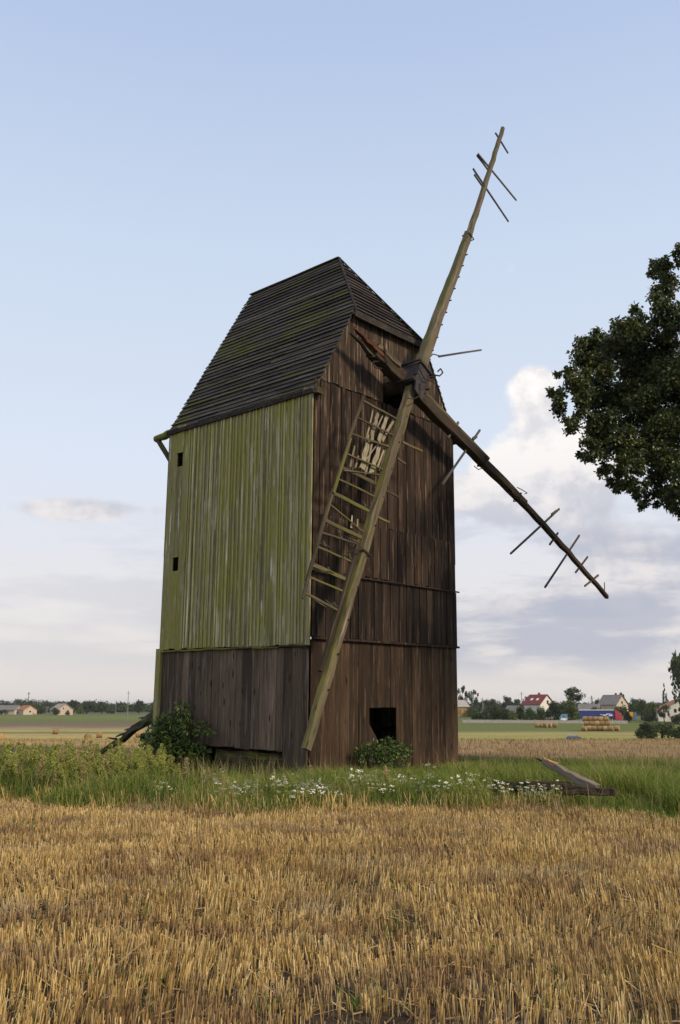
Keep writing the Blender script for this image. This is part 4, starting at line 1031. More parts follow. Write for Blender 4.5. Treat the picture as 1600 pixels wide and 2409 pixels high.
# ------------------------------------------------------------------ far trees
far_stops = lambda k, y=0.0: [(0, G(.026 * k, .042 * k, .012 * k)), (.5, G((.055 + y) * k, (.082 + y) * k, .022 * k)), (1, G((.115 + y * 2) * k, (.14 + y * 2) * k, .038 * k))]
M['far_dark'] = leafmat('far_leaves_dark', far_stops(.8), .25, rough=.7, spec=.15)
M['far_mid'] = leafmat('far_leaves_mid', far_stops(1.15), .3, rough=.7, spec=.15)
M['far_light'] = leafmat('far_leaves_light', far_stops(1.45, .012), .3, rough=.7, spec=.15)
def crown_unit(kind, ncl, nleaf, leaf):
    """leaf cloud inside the unit box x,y in -1..1, z in 0..1"""
    P = []
    for i in range(ncl):
        t = random.random()
        if kind == 'round': d = unit(1)[0] * random.uniform(.35, .72); c = np.array([d[0], d[1], .5 + d[2] * .5]); r = random.uniform(.22, .38)
        elif kind == 'airy': d = unit(1)[0] * random.uniform(.5, .85); c = np.array([d[0], d[1], .55 + d[2] * .45]); r = random.uniform(.13, .25)
        elif kind == 'poplar': c = np.array([random.uniform(-.45, .45), random.uniform(-.45, .45), t * .9 + .05]); r = random.uniform(.3, .5) * (1.1 - .6 * t)
        elif kind == 'conifer': z = t ** 1.4; a = random.uniform(0, 6.28); q = (1 - z) * .85; c = np.array([q * math.cos(a), q * math.sin(a), z * .95]); r = .10 + .16 * (1 - z)
        else: a = random.uniform(0, 6.28); q = random.uniform(.1, .75); c = np.array([q * math.cos(a), q * math.sin(a), random.uniform(.15, .78 - .35 * q)]); r = random.uniform(.25, .42)
        n = nleaf // ncl; d = unit(n); rr = r * rng.random((n, 1)) ** .4
        p = c + d * rr * np.array([1, 1, .55]); P.append(p)
    P = np.concatenate(P); P[:, 2] = np.maximum(P[:, 2], .0)
    return P
CROWN = {}
for kind, ncl, nl, lf, nv in (('round', 22, 2000, .13, 3), ('airy', 20, 1500, .11, 2), ('poplar', 26, 2200, .16, 2), ('conifer', 40, 1500, .12, 1), ('bush', 18, 1700, .14, 3)):
    for q_ in range(nv):
        P = crown_unit(kind, ncl, nl, lf)
        v, f = leaf_arrays(P * np.array([1, 1, 2.0]), lf, .8, -.1); v[:, 2] /= 2.0
        for mt in ('far_dark', 'far_mid', 'far_light'):
            CROWN[(kind, q_, mt)] = mesh_np('crown_mesh', v, [f], [M[mt]])
TRUNK = MB().cyl((0, 0, 0), (0, 0, 1), 1.0, .5, 8).mesh('trunk_mesh', M['bark'])

def far_tree(name, label, px, top, d, wpx, kind='round', mat='far_dark', low=.0, group=None, var=0, base=None, cat='tree'):
    """crown top at photo row top, width wpx pixels, standing on the ground at distance d"""
    s = d / FPX; c = at(px, 1660, d); gz = ground_z(d) if base is None else base
    ht = at(px, top, d).z - gz; w = wpx * s / 2
    root = empty(name, Matrix.Translation((c.x, d, gz)) @ Matrix.Rotation(random.uniform(0, 6.28), 4, 'Z'), label, cat, group)
    ch = ht * (1 - low)
    o = add('crown', CROWN[(kind, var, mat)], root, Matrix.Translation((0, 0, ht * low)) @ Matrix.Diagonal((w, w, ch, 1))); tag(o, kind='stuff')
    add('trunk', TRUNK, root, Matrix.Diagonal((max(.12, w * .07), max(.12, w * .07), ht * .7, 1)))
    return root

# left of the mill
far_tree('far_tree', 'dark round tree standing alone at the field edge by the mill', 328, 1645, 560, 30, 'round', 'far_dark', .05)
far_tree('far_tree', 'pale green tree just showing beside the mossy corner post', 364, 1647, 560, 24, 'round', 'far_mid', .08, var=1)
far_tree('far_tree', 'bluish tree behind the thin pole, left of the lone dark tree', 281, 1651, 700, 30, 'round', 'far_mid', .1, var=2)
far_tree('far_tree', 'broad mid-green tree left of the tall bare pole', 241, 1650, 560, 34, 'round', 'far_mid', .03, var=1)
far_tree('far_tree', 'dark spreading tree right of the beige gable house', 205, 1648, 560, 46, 'round', 'far_dark', .03, var=0)
far_tree('far_tree', 'dark pointed tree against the right side of beige gable house', 172, 1648, 560, 30, 'poplar', 'far_dark', .0)
far_tree('far_bush', 'bright green round bush right of the beige gable house', 191, 1658, 535, 22, 'bush', 'far_light', cat='bush')
far_tree('far_bush', 'low bush at the end of the tree row near the tall pole', 262, 1666, 545, 24, 'bush', 'far_mid', var=1, cat='bush')
far_tree('far_bush', 'dark conifer bush covering the front of the beige gable house', 133, 1660, 478, 26, 'bush', 'far_dark', cat='bush')
far_tree('far_bush', 'small grey-green bush at the foot of the beige gable house', 160, 1668, 468, 14, 'bush', 'far_mid', var=2, cat='bush')
far_tree('far_bush', 'green bushes before the grey roof at the left picture edge', 6, 1665, 500, 34, 'bush', 'far_mid', var=1, cat='bush')
far_tree('far_bush', 'dark bush in front of the orange roof', 50, 1666, 500, 22, 'bush', 'far_dark', var=2, cat='bush')
far_tree('far_bush', 'dark pointed shrub at the right gable of the orange roofed house', 79, 1667, 500, 14, 'conifer', 'far_dark', cat='bush')
far_tree('far_bush', 'dark shrubs between the orange roof and the beige gable house', 98, 1662, 540, 30, 'bush', 'far_dark', cat='bush')
# right of the mill
far_tree('far_tree', 'tall airy poplar with gaps beside the straw stack', 1088, 1612, 430, 34, 'airy', 'far_dark', .15)
far_tree('far_tree', 'leaning sparse tree right of the airy poplar', 1115, 1614, 430, 28, 'airy', 'far_dark', .2, var=1)
far_tree('far_bush', 'bright bush at the foot of the airy poplar', 1110, 1657, 400, 30, 'bush', 'far_mid', cat='bush')
for px, top, w, mt, lab in ((1143, 1644, 34, 'far_dark', 'bluish far tree beyond the pair of thin posts'), (1166, 1640, 34, 'far_dark', 'far round tree left of the small grey roofed house'), (1192, 1636, 36, 'far_dark', 'highest far tree behind the small grey roofed house'), (1216, 1640, 30, 'far_mid', 'far tree behind the slanting pole by red roof'), (1238, 1637, 22, 'far_dark', 'narrow far tree touching the red roof edge')):
    far_tree('far_tree', lab, px, top, 560, w, 'round', mt, .05, var=random.randrange(3))
for px, top, w, mt, lab in ((1120, 1672, 24, 'far_mid', 'small light bush at the left end of the concrete wall'), (1140, 1667, 26, 'far_dark', 'second bush from the left behind concrete wall'), (1163, 1656, 40, 'far_dark', 'big dark bush behind wall, left of small grey roof'), (1190, 1662, 34, 'far_dark', 'dark bush behind wall below the small grey roof'),
                            (1207, 1672, 24, 'far_light', 'light green bush in front of the small grey house'), (1222, 1658, 34, 'far_dark', 'dark bush behind wall beneath the slanting pole'), (1246, 1663, 34, 'far_light', 'yellowish green bush below the red roof'), (1272, 1657, 22, 'far_mid', 'small tree before the white gable of red roofed house'),
                            (1270, 1674, 34, 'far_mid', 'low green bush before the white gable'), (1303, 1645, 44, 'far_dark', 'dark tall bush right of the white gable'), (1326, 1650, 40, 'far_dark', 'dark bush under the round topped tree')):
    far_tree('far_bush', lab, px, top - 5, 306 + random.uniform(0, 12), w * 1.25, 'bush', mt, var=random.randrange(3), cat='bush')
far_tree('far_tree', 'tall tree with round open crown above the truck', 1351, 1615, 322, 54, 'round', 'far_dark', .50)
far_tree('far_tree', 'bright green tree hiding the rear of the blue truck', 1344, 1644, 305, 54, 'poplar', 'far_light', .0, var=1)
far_tree('far_bush', 'dark bush between blue truck and grey barn roof', 1392, 1656, 326, 44, 'bush', 'far_dark', cat='bush')
far_tree('far_tree', 'small dark tree left of the grey roofed house', 1407, 1642, 400, 20, 'round', 'far_dark', .1)
far_tree('far_tree', 'green tree in front of the grey roofed house', 1458, 1649, 326, 42, 'bush', 'far_mid', .0, var=1)
far_tree('far_tree', 'tall far tree just behind the grey roof ridge', 1463, 1632, 430, 22, 'poplar', 'far_dark', .05)
far_tree('far_tree', 'pale far tree between grey house and loose willows', 1492, 1641, 520, 34, 'round', 'far_mid', .05)
far_tree('far_tree', 'loose green willow behind the yellow container', 1508, 1643, 330, 44, 'round', 'far_mid', .02, var=1)
far_tree('far_tree', 'loose green willow between yellow container and white barn', 1532, 1646, 318, 40, 'round', 'far_light', .02, var=2)
far_tree('far_bush', 'dark bush by the cab of the blue truck', 1474, 1668, 306, 26, 'bush', 'far_dark', var=2, cat='bush')
far_tree('far_bush', 'dark shrub at the left corner of the white barn', 1528, 1672, 305, 44, 'bush', 'far_dark', cat='bush')
far_tree('far_tree', 'spiky conifer rising above the white barn roof', 1566, 1608, 345, 26, 'conifer', 'far_mid', .0)
far_tree('far_tree', 'slim young tree in front of the white barn wall', 1560, 1650, 300, 34, 'airy', 'far_mid', .0, var=1)
far_tree('far_tree', 'tall grey-green poplar at the right picture edge', 1612, 1540, 292, 84, 'poplar', 'far_mid', .0)
far_tree('far_bush', 'dark hedge bush under the tall poplar', 1592, 1672, 288, 40, 'bush', 'far_dark', var=1, cat='bush')
for px, top, w, d, lab, mt in ((1516, 1690, 66, 196, 'left of three dark bushes in the field below white barn', 'far_dark'), (1552, 1686, 84, 200, 'middle of three dark bushes in the field below white barn', 'far_mid'), (1600, 1693, 80, 193, 'right of three dark bushes in the field below white barn', 'far_dark')):
    far_tree('far_bush', lab, px, top, d, w, 'bush', mt, var=random.randrange(3), cat='bush')

def far_woods(name, label, spec, mat, seed):
    V = []; F = []; k = 0
    for px0, px1, top0, d, n in spec:
        for i in range(n):
            px = px0 + (px1 - px0) * (i + random.random()) / n
            dd = d * random.uniform(.95, 1.08); c = at(px, 1660, dd); w = random.uniform(5, 9) * d / 900
            t = at(px, top0(px) + random.gauss(0, 1.6), dd).z - (-3.5)
            P = CR_P[random.randrange(3)]; P = P[rng.choice(len(P), 260, replace=False)]
            v, f = leaf_arrays(P * np.array([w, w, t]), 1.5 * d / 900, .9, 0)
            v = v + np.array([c.x, dd, -3.5]); V.append(v); F.append(f + k); k += len(v)
    o = add(name, mesh_np(name, np.concatenate(V), [np.concatenate(F)], [M[mat]])); tag(o, label, 'woods', kind='stuff')
CR_P = [crown_unit('bush', 16, 900, .1) for _ in range(3)]
far_woods('far_woods', 'blue-grey woods along the horizon left of the mill', [(-120, 380, lambda p: 1646 - 6 * math.exp(-((p - 62) / 38) ** 2) + 4 * (p > 230), 900, 75), (-120, 380, lambda p: 1656 + 2 * math.sin(p * .05), 700, 60)], 'far_dark', 1)
far_woods('far_woods', 'blue-grey woods along the horizon right of the mill', [(1060, 1750, lambda p: 1648 - 2 * math.sin(p * .03), 900, 95), (1060, 1750, lambda p: 1660, 640, 60)], 'far_dark', 2)

# ------------------------------------------------------------------ houses
M['white_wall'] = plain('white_render', G(.58, .55, .49), G(.68, .65, .60), .6)
M['cream_wall'] = plain('cream_render', G(.42, .34, .25), G(.52, .43, .33), .6)
M['pink_wall'] = plain('pinkish_render', G(.38, .29, .23), G(.50, .40, .33), .5)
M['red_tile'] = plain('red_tiles', G(.15, .030, .026), G(.22, .05, .04), 2.0, .6)
M['orange_tile'] = plain('orange_tiles', G(.25, .10, .05), G(.36, .16, .09), 2.0)
M['grey_tile'] = plain('grey_roof_sheets', G(.12, .115, .11), G(.21, .20, .19), 1.4)
M['beige_tile'] = plain('beige_roof_sheets', G(.24, .21, .17), G(.33, .29, .24), 1.4)
M['glass'] = plain('window_glass', G(.015, .017, .02), None, rough=.15, spec=.6)
M['white_trim'] = plain('white_trim', G(.7, .7, .68))
M['brick'] = plain('chimney_brick', G(.20, .06, .045), G(.30, .10, .07), 6)
M['concrete'] = plain('concrete', G(.26, .25, .235), G(.38, .365, .34), 1.2)
def house(name, label, px, d, length, depth, hw, hr, yaw, wall, roofm, windows=(), chim=None, skylights=0, cat='house', base=None):
    c = at(px, 1660, d); gz = ground_z(d) if base is None else base
    root = empty(name, Matrix.Translation((c.x, d, gz)) @ Matrix.Rotation(rad(yaw), 4, 'Z'), label, cat)
    a, b_ = length / 2, depth / 2
    MB().poly([(-a, -b_, -.5), (-a, b_, -.5), (-a, b_, hw), (-a, 0, hr), (-a, -b_, hw)][::-1], (length, 0, 0)).build('wall', M[wall], root)
    mb = MB(); e = .45; sl = (hr - hw) / b_
    for s in (-1, 1):
        p = [(-a - e, s * (b_ + e), hw - sl * e + .03), (a + e, s * (b_ + e), hw - sl * e + .03), (a + e, 0, hr + .03), (-a - e, 0, hr + .03)]
        mb.poly(p if s < 0 else p[::-1], (0, 0, .18))
    rf = mb.build('roof', M[roofm], root)
    if chim:
        for cx in chim: MB().box((cx - .35, .1, hr - .7), (cx + .35, .8, hr + .9)).build('chimney', M['brick'], rf)
    for i in range(skylights):
        x = -a * .5 + i * a * .7; z = hw + (hr - hw) * .35; y = -b_ + (z - hw) / sl
        MB().hexa([(x, y - .02, z + .22), (x + 1.2, y - .02, z + .22), (x + 1.2, y + .8, z + .22 + .8 * sl), (x, y + .8, z + .22 + .8 * sl), (x, y - .02, z + .3), (x + 1.2, y - .02, z + .3), (x + 1.2, y + .8, z + .3 + .8 * sl), (x, y + .8, z + .3 + .8 * sl)]).build('skylight', M['white_trim'], rf)
    for y, z, w, h in windows:                     # in the gable that faces us
        wn = MB().box((a - .05, y - w / 2 - .12, z - .12), (a + .03, y + w / 2 + .12, z + h + .12)).build('window', M['white_trim'], root)
        MB().box((a + .035, y - w / 2, z), (a + .05, y + w / 2, z + h)).build('pane', M['glass'], wn)
    return root
house('red_roof_house', 'white house with steep red tiled roof among the bushes', 1268, 352, 8.6, 8.0, 5.7, 9.2, -55, 'white_wall', 'red_tile', [(.3, 5.6, 1.1, 1.5), (-2.5, 2.2, 1.2, 1.4), (2.5, 2.2, 1.2, 1.4)], (0,), 2)
house('grey_roof_house', 'house with grey pitched roof, cream gable and red chimney behind the truck', 1443, 365, 8.0, 9.0, 5.6, 9.2, -48, 'cream_wall', 'grey_tile', [(0, 5.6, 1.2, 1.3)], (1.2,))
house('small_house', 'small house with flat-pitched grey roof left of the red roof', 1209, 335, 5.0, 5.0, 3.3, 5.0, -50, 'pink_wall', 'grey_tile')
house('grey_barn', 'low barn with pale grey roof behind the round topped tree', 1386, 350, 7.5, 6.0, 3.6, 5.5, -20, 'cream_wall', 'grey_tile', cat='barn')
house('white_barn', 'large white gabled barn with one dark window at the right edge', 1594, 318, 14, 16, 3.4, 7.2, -100, 'white_wall', 'orange_tile', [(-2.2, 2.9, .9, 1.3)], cat='barn')
house('long_barn', 'long low barn with grey roof at the left picture edge', 12, 520, 20, 8, 2.6, 5.0, -18, 'cream_wall', 'grey_tile', cat='barn')
house('orange_roof_house', 'low house with orange tiled roof beside the long grey barn', 64, 500, 7.5, 8, 2.7, 5.0, -42, 'cream_wall', 'orange_tile', [(0, 1.2, 1.2, 1.1)])
house('gable_house', 'house with beige roof and pinkish gable, bush before it', 146, 490, 7.5, 9.5, 3.0, 5.9, -42, 'pink_wall', 'beige_tile', [(-1.2, 3.0, .9, 1.0), (1.2, 1.0, 1.0, 1.2)], (0.5,))

# ------------------------------------------------------------------ straw stack with tarpaulin, bales
M['bale'] = wood('straw_bale', 0, G(.17, .105, .038), G(.33, .215, .085), G(.50, .36, .17), var=.25, grain=9, knots=0, along=3.0, blotch=.35)
M['tarp'] = plain('grey_tarpaulin', G(.30, .28, .26), G(.42, .40, .38), .8, .6)
c = at(1082, 1660, 405); gz = ground_z(405)
stack = empty('straw_stack', Matrix.Translation((c.x, 405, gz)), 'tall straw stack under a grey tarpaulin right of the mill wall', 'straw stack')
for i, (w, z0, z1) in enumerate(((6.0, -.3, 1.6), (5.0, 1.6, 3.1), (4.2, 3.1, 4.6))):
    nb = 6
    for k in range(nb): MB().box((-w + 2 * w * k / nb + .05, -2.5 + .3 * i + random.uniform(-.15, .15), z0), (-w + 2 * w * (k + 1) / nb - .05, 2.5 - .3 * i, z1 - .05)).build('straw_block', M['bale'], stack)
MB().hexa([(-4.6, -2.4, 4.4), (4.4, -2.4, 4.4), (4.4, 2.4, 4.4), (-4.6, 2.4, 4.4), (-2.6, -1.2, 7.6), (2.4, -1.2, 7.4), (2.4, 1.2, 7.4), (-2.6, 1.2, 7.6)]).build('tarpaulin', M['tarp'], stack)

def bale_mesh():
    r, h, n = .72, 1.3, 20; v = []; f = []
    prof = [(-h / 2, .0), (-h / 2 + .01, r * .55), (-h / 2, r - .09), (-h / 2 + .05, r - .02), (-h / 2 + .16, r), (0, r * 1.012), (h / 2 - .16, r), (h / 2 - .05, r - .02), (h / 2, r - .09), (h / 2 - .01, r * .55), (h / 2, 0)]
    for x, q_ in prof:
        for k in range(n):
            a = 2 * math.pi * k / n; j = 1 + random.uniform(-.025, .025)
            v.append((x + random.uniform(-.02, .02), q_ * j * math.cos(a), q_ * j * math.sin(a)))
    for i in range(len(prof) - 1):
        for k in range(n): f.append((i * n + k, i * n + (k + 1) % n, (i + 1) * n + (k + 1) % n, (i + 1) * n + k))
    return mesh_py('bale_mesh', v, f, M['bale'], True)
BALE = [bale_mesh() for _ in range(3)]
def bale(label, x, y, z, yaw, group=None):
    m = Matrix.Translation((x, y, z + .70)) @ Matrix.Rotation(rad(yaw), 4, 'Z') @ Matrix.Rotation(random.uniform(0, 6.28), 4, 'X')
    return tag(add('round_bale', random.choice(BALE), None, m), label, 'bale', group)
ordn = ['first', 'second', 'third', 'fourth', 'fifth', 'sixth']
d0 = 250.0; x0 = at(1374, 1660, d0).x; ya = -22; ux, uy = math.cos(rad(ya)), math.sin(rad(ya)); gz = ground_z(d0)
for row, (nm, n, xo, zo) in enumerate((('bottom', 5, .35, 0), ('middle', 5, -.15, 1.28), ('top', 5, -.3, 2.5))):
    for k in range(n):
        s = xo + k * 1.42 + .7; off = .0 + .55 * row
        bale('straw bale in the %s row of the big stack, %s from its round left end' % (nm, ordn[k]), x0 + ux * s, d0 + uy * s + off + random.uniform(-.06, .06), gz + zo, ya + random.uniform(-3, 3), 'bales in the big stack')
for k in range(5):                                # second rank behind, holding the upper rows
    s = .35 + k * 1.42 + .7
    bale('straw bale behind the bottom row of the big stack, %s from the left' % ordn[k], x0 + ux * s + .3, d0 + uy * s + 1.48, gz, ya + random.uniform(-3, 3), 'bales in the big stack')
bale('single straw bale at the left foot of the big stack', at(1371, 1660, 247).x, 247, ground_z(247), -35)
bale('single straw bale lying right of the big stack', at(1448, 1660, 249).x, 249, ground_z(249), -30)
for k, px in enumerate((1262, 1270, 1281, 1292, 1303)):
    bale('%s bale from the left in the short row left of the big stack' % ordn[k], at(px, 1660, 272).x, 272 + random.uniform(-.3, .3), ground_z(272), -38 + random.uniform(-14, 14), 'row of five bales')
for px, d, yw, lab in ((135, 224, 12, 'single straw bale on the far stubble left of the mill, end hidden'), (212, 193, -58, 'straw bale showing its round end, nearest to the weeds'), (238, 205, 14, 'straw bale just right of the one showing its round end'), (6, 194, -30, 'straw bale cut by the left picture edge'), (331, 206, -20, 'straw bale seen under the broken tail pole')):
    bale(lab, at(px, 1660, d).x, d, ground_z(d), yw)

# ------------------------------------------------------------------ concrete wall along the road
c0 = at(1088, 1660, 298); c1 = at(1475, 1660, 292)
wallr = empty('concrete_wall', Matrix.Translation((c0.x, c0.y, 0)), 'low grey concrete panel wall with posts along the road', 'wall'); tag(wallr, kind='thing')
nseg = 27; dv = (Vector((c1.x, c1.y, 0)) - Vector((c0.x, c0.y, 0)))
for i in range(nseg):
    a = dv * (i / nseg); b_ = dv * ((i + 1) / nseg); z = ground_z(c0.y + a.y)
    h = .95 + random.uniform(-.02, .02)
    MB().hexa([(a.x + .1, a.y, z - .2), (b_.x - .1, b_.y, z - .2), (b_.x - .1, b_.y + .06, z - .2), (a.x + .1, a.y + .06, z - .2), (a.x + .1, a.y, z + h), (b_.x - .1, b_.y, z + h), (b_.x - .1, b_.y + .06, z + h), (a.x + .1, a.y + .06, z + h)]).build('panel', M['concrete'], wallr)
    MB().box((a.x - .09, a.y - .06, z - .2), (a.x + .09, a.y + .12, z + h + .12)).build('post', M['concrete'], wallr)

# ------------------------------------------------------------------ vehicles
M['blue_tarp'] = plain('blue_curtain', G(.012, .025, .14), G(.02, .04, .19), .7, .45, spec=.4)
M['red_paint'] = plain('red_paint', G(.42, .035, .05), None, rough=.35, spec=.5)
M['white_paint'] = plain('white_paint', G(.72, .72, .72), None, rough=.4, spec=.5)
M['tyre'] = plain('tyre_rubber', G(.015, .015, .016), None, rough=.8)
M['navy_paint'] = plain('dark_blue_paint', G(.03, .045, .10), None, rough=.3, spec=.6)
M['silver'] = plain('silver_paint', G(.45, .48, .52), None, rough=.3, metal=.3, spec=.6)
M['lightblue'] = plain('light_blue_paint', G(.12, .24, .42), None, rough=.4, spec=.5)
M['yellow_paint'] = plain('yellow_paint', G(.62, .34, .03), None, rough=.5)
M['steel'] = plain('dark_steel', G(.04, .04, .045), None, rough=.6, metal=.3)
M['wind_glass'] = plain('windscreen_glass', G(.10, .12, .14), None, rough=.12, spec=.8)
def wheel(parent, x, y, z, r, w):
    tw = MB().cyl((x, y, z), (x, y + w, z), r, n=18).build('wheel', M['tyre'], parent)
    MB().cyl((x, y - .01, z), (x, y + .02, z), r * .55, n=14).build('rim', M['silver'], tw)
d = 312; L = at(1446, 1660, d); gz = ground_z(d)
tr = empty('lorry', Matrix.Translation((L.x, d, gz)), 'articulated lorry with dark blue curtain trailer and red cab on the road', 'lorry')
MB().box((-13.9, 0, 1.15), (-.35, 2.5, 3.75)).build('trailer', M['blue_tarp'], tr)
MB().box((-13.95, -.03, 3.755), (-.30, 2.53, 3.95)).build('trailer_roof', M['white_paint'], tr)
MB().box((-13.9, .1, .95), (-.4, 2.4, 1.145)).build('chassis', M['steel'], tr)
for i, (x, z, w, h) in enumerate([(-4.4, 1.9, 1.5, .45), (-3.2, 2.3, 1.6, .35), (-2.3, 1.75, 1.3, .5), (-5.2, 2.15, .6, .3), (-1.6, 2.1, .5, .35)]):
    MB().hexa([(x, -.012, z), (x + w, -.012, z + .1), (x + w, -.004, z + .1), (x, -.004, z), (x + .15, -.012, z + h), (x + w + .1, -.012, z + h - .05), (x + w + .1, -.004, z + h - .05), (x + .15, -.004, z + h)]).build('lettering', M['white_paint'], tr)
cab = MB().poly([(.0, 0, .5), (2.35, 0, .5), (2.42, 0, 1.6), (2.2, 0, 2.75), (1.9, 0, 2.95), (0, 0, 3.0)], (0, 2.45, 0)).build('cab', M['red_paint'], tr)
MB().poly([(0.02, .15, 3.01), (1.7, .15, 3.01), (.9, .15, 3.6), (.02, .15, 3.9)], (0, 2.15, 0)).build('air_deflector', M['red_paint'], tr)
MB().box((2.1, .1, 2.78), (2.75, 2.35, 2.84)).build('sun_visor', M['red_paint'], tr)
MB().box((1.05, -.012, 1.75), (2.0, -.004, 2.6)).build('side_window', M['wind_glass'], tr)
MB().hexa([(2.40, .15, 1.75), (2.43, .15, 1.75), (2.43, 2.3, 1.75), (2.40, 2.3, 1.75), (2.24, .15, 2.65), (2.27, .15, 2.65), (2.27, 2.3, 2.65), (2.24, 2.3, 2.65)]).build('windscreen', M['wind_glass'], tr)
for x in (1.5, -1.1, -9.6, -10.9, -12.2): wheel(tr, x, .05, .5, .5, .3)
# parked car half hidden by the crest
d = 184; L = at(1351, 1660, d); gz = ground_z(d)
car = empty('car', Matrix.Translation((L.x, d, gz)) @ Matrix.Rotation(rad(-8), 4, 'Z'), 'dark blue car with silver roof, half hidden behind the field crest', 'car')
MB().poly([(-2.05, 0, .35), (2.1, 0, .35), (2.12, 0, .7), (1.5, 0, .92), (.85, 0, .98), (-1.95, 0, .98), (-2.1, 0, .7)], (0, 1.7, 0)).build('body', M['navy_paint'], car)
MB().hexa([(-1.9, .06, .985), (1.15, .06, .985), (1.15, 1.64, .985), (-1.9, 1.64, .985), (-1.5, .2, 1.44), (.2, .2, 1.44), (.2, 1.5, 1.44), (-1.5, 1.5, 1.44)]).build('cabin', M['navy_paint'], car)
MB().hexa([(-1.5, .2, 1.445), (.22, .2, 1.445), (.22, 1.5, 1.445), (-1.5, 1.5, 1.445), (-1.35, .3, 1.49), (.1, .3, 1.49), (.1, 1.4, 1.49), (-1.35, 1.4, 1.49)]).build('roof', M['silver'], car)
for x0_, x1_, x2_, x3_ in ((-1.6, -.85, -.9, -1.38), (-.75, .0, -.06, -.78), (.1, .82, .2, .1)):
    MB().hexa([(x0_, .075, 1.03), (x1_, .075, 1.03), (x1_, .09, 1.03), (x0_, .09, 1.03), (x3_, .168, 1.38), (x2_, .168, 1.38), (x2_, .18, 1.38), (x3_, .18, 1.38)]).build('side_window', M['wind_glass'], car)
MB().hexa([(1.17, .2, 1.0), (1.2, .2, 1.0), (1.2, 1.5, 1.0), (1.17, 1.5, 1.0), (.24, .28, 1.42), (.28, .28, 1.42), (.28, 1.42, 1.42), (.24, 1.42, 1.42)]).build('windscreen', M['silver'], car)  # silver in place of glass paints in the windscreen's bright glare
for x in (-1.3, 1.35): wheel(car, x, -.02, .3, .3, .2)
MB().box((2.0, .15, .66), (2.14, .5, .8)).build('headlight', M['white_paint'], car)
# light blue van behind the wall, yellow and blue containers
d = 304; L = at(1317, 1660, d); gz = ground_z(d)
van = empty('delivery_van', Matrix.Translation((L.x, d, gz)), 'light blue and white van nose behind the wall, left of bright tree', 'van')
MB().poly([(-.0, 0, .4), (2.6, 0, .4), (2.6, 0, 2.6), (.9, 0, 2.6), (.2, 0, 1.6), (0, 0, 1.3)], (0, 1.8, 0)).build('body', M['lightblue'], van)
MB().box((.1, -.02, .5), (2.5, -.004, 1.2)).build('side_panel', M['white_paint'], van)
MB().box((.8, -.02, 1.5), (1.6, -.004, 2.3)).build('side_window', M['wind_glass'], van)
for x in (.6, 2.1): wheel(van, x, -.03, .38, .38, .22)
for px, dd, wpx, hh, mt, nm, lab in ((1483, 322, 10.5, 3.0, 'yellow_paint', 'container', 'orange-yellow container right of the lorry cab'), (1493, 324, 6, 2.9, 'lightblue', 'container', 'narrow blue container beside the yellow one')):
    L = at(px, 1660, dd); w = wpx * dd / FPX / 2; gz = ground_z(dd)
    cn = empty(nm, Matrix.Translation((L.x, dd, gz)), lab, 'container')
    MB().box((-w, 0, .2), (w, 2.4, hh)).build('box', M[mt], cn); MB().box((-w - .03, -.03, hh), (w + .03, 2.43, hh + .12)).build('lid', M['steel'], cn)
    for k in range(5): MB().box((-w + 2 * w * (k + .3) / 5, -.05, .35), (-w + 2 * w * (k + .6) / 5, -.002, hh - .1)).build('rib', M[mt], cn)

# ------------------------------------------------------------------ poles and masts
M['pole'] = plain('weathered_pole', G(.16, .145, .125), G(.24, .22, .19), 3)
def pole(name, label, px, top, d, r=.13, tilt=0.0, arms=True, legs=0, gz=None):
    gz = ground_z(d) if gz is None else gz; c = at(px, 1660, d); h = at(px, top, d).z - gz
    root = empty(name, Matrix.Translation((c.x, d, gz)) @ Matrix.Rotation(tilt, 4, 'Y'), label, 'pole')
    MB().cyl((0, 0, -.5), (0, 0, h), r, r * .65, 8).build('shaft', M['pole'], root)
    if arms:
        arm = MB().box((-.7, -.06, h - .9), (.7, .06, h - .78)).build('crossarm', M['pole'], root)
        for x in (-.6, .6): MB().cyl((x, 0, h - .78), (x, 0, h - .5), .07, .05, 6).build('insulator', M['white_trim'], arm)
    if legs: MB().cyl((legs, 0, -.5), (.05, 0, h - .5), r, r * .7, 8).build('strut', M['pole'], root)
    return root
pole('utility_pole', 'tall slim pole with a lamp head in the green field left of mill', 301, 1625, 305, .14)
pole('utility_pole', 'thin short pole between far trees left of the tall pole', 273, 1647, 480, .14)
pole('utility_pole', 'braced wooden pole standing between the two left houses', 112, 1661, 470, .14, 0, True, -1.6)
pole('utility_pole', 'slanting pole just left of the red roofed house', 1229, 1627, 330, .16, rad(-1))
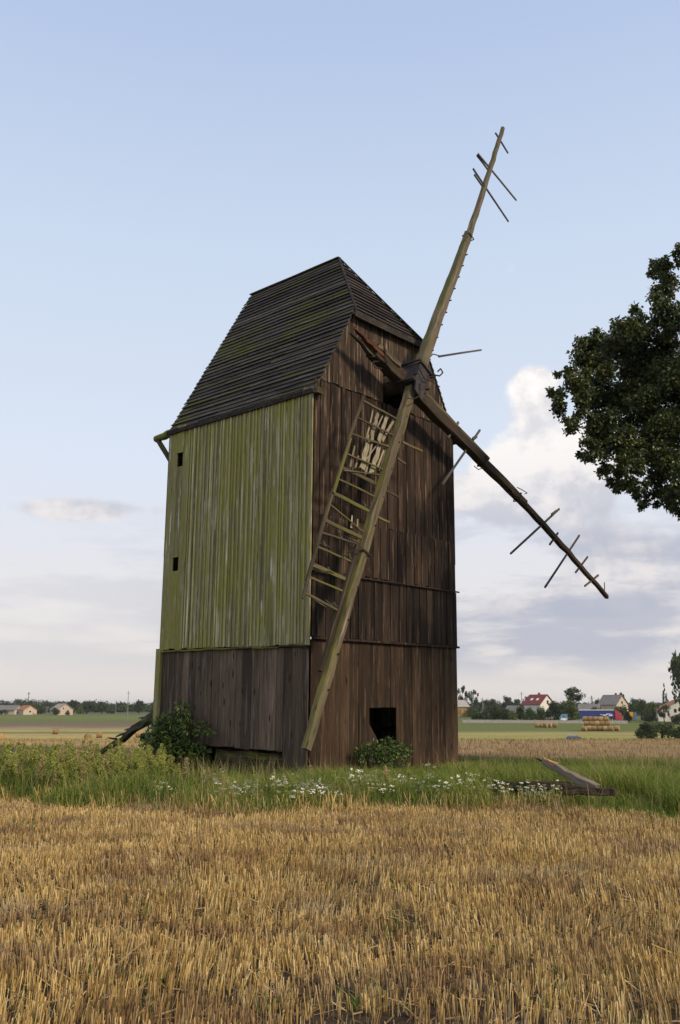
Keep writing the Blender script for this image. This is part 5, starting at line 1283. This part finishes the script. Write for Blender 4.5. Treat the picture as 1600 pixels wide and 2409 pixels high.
pole('utility_pole', 'braced pole left of the bushes near the straw stack', 1135, 1641, 380, .16, 0, True, 1.2)
d = 1500; c = at(66, 1660, d); h = at(66, 1628, d).z + 3.5
mast = empty('antenna_mast', Matrix.Translation((c.x, d, -3.5)), 'tall mast with a round head above the left woods', 'mast')
MB().cyl((0, 0, 0), (0, 0, h - 3), 1.0, .6, 10).build('shaft', M['pole'], mast)
MB().cyl((0, 0, h - 3.4), (0, 0, h - 1.2), 1.2, 2.2, 12).build('head', M['concrete'], mast)
MB().cyl((0, 0, h - 1.2), (0, 0, h + .8), .2, .1, 6).build('aerial', M['steel'], mast)
d = 700; c = at(1393, 1660, d); h = at(1393, 1637, d).z + 3.5
py_ = empty('pylon', Matrix.Translation((c.x, d, -3.5)), 'small lattice pylon left of the grey roofed house', 'pylon')
lb = MB()
for sx_ in (-1, 1):
    for sy_ in (-1, 1): lb.cyl((sx_ * 1.1, sy_ * 1.1, 0), (sx_ * .2, sy_ * .2, h), .13, .1, 5)
for k in range(6):
    z = h * k / 6; w = 1.1 - .9 * k / 6; w2 = 1.1 - .9 * (k + 1) / 6
    lb.cyl((-w, -w, z), (w2, -w2, h * (k + 1) / 6), .07, .07, 4); lb.cyl((w, -w, z), (-w2, -w2, h * (k + 1) / 6), .07, .07, 4)
lb.build('lattice', M['steel'], py_); MB().box((-2.6, -.1, h - 1.8), (2.6, .1, h - 1.6)).build('crossarm', M['steel'], py_)
#@@HAZE
# ------------------------------------------------------------------ summer haze
hm = bpy.data.materials.new('haze_air'); hm.use_nodes = True
hn = hm.node_tree; hn.nodes.clear()
ho = hn.nodes.new('ShaderNodeOutputMaterial'); hv = hn.nodes.new('ShaderNodeVolumePrincipled')
hv.inputs['Color'].default_value = (.86, .91, 1.0, 1); hv.inputs['Density'].default_value = .00010; hv.inputs['Anisotropy'].default_value = .2
hn.links.new(hv.outputs[0], ho.inputs['Volume'])
hz = MB().box((-6200, -150, -7.2), (6200, 6200, 26)).build('haze', hm); tag(hz, 'pale summer haze over the far fields', 'haze', kind='stuff')
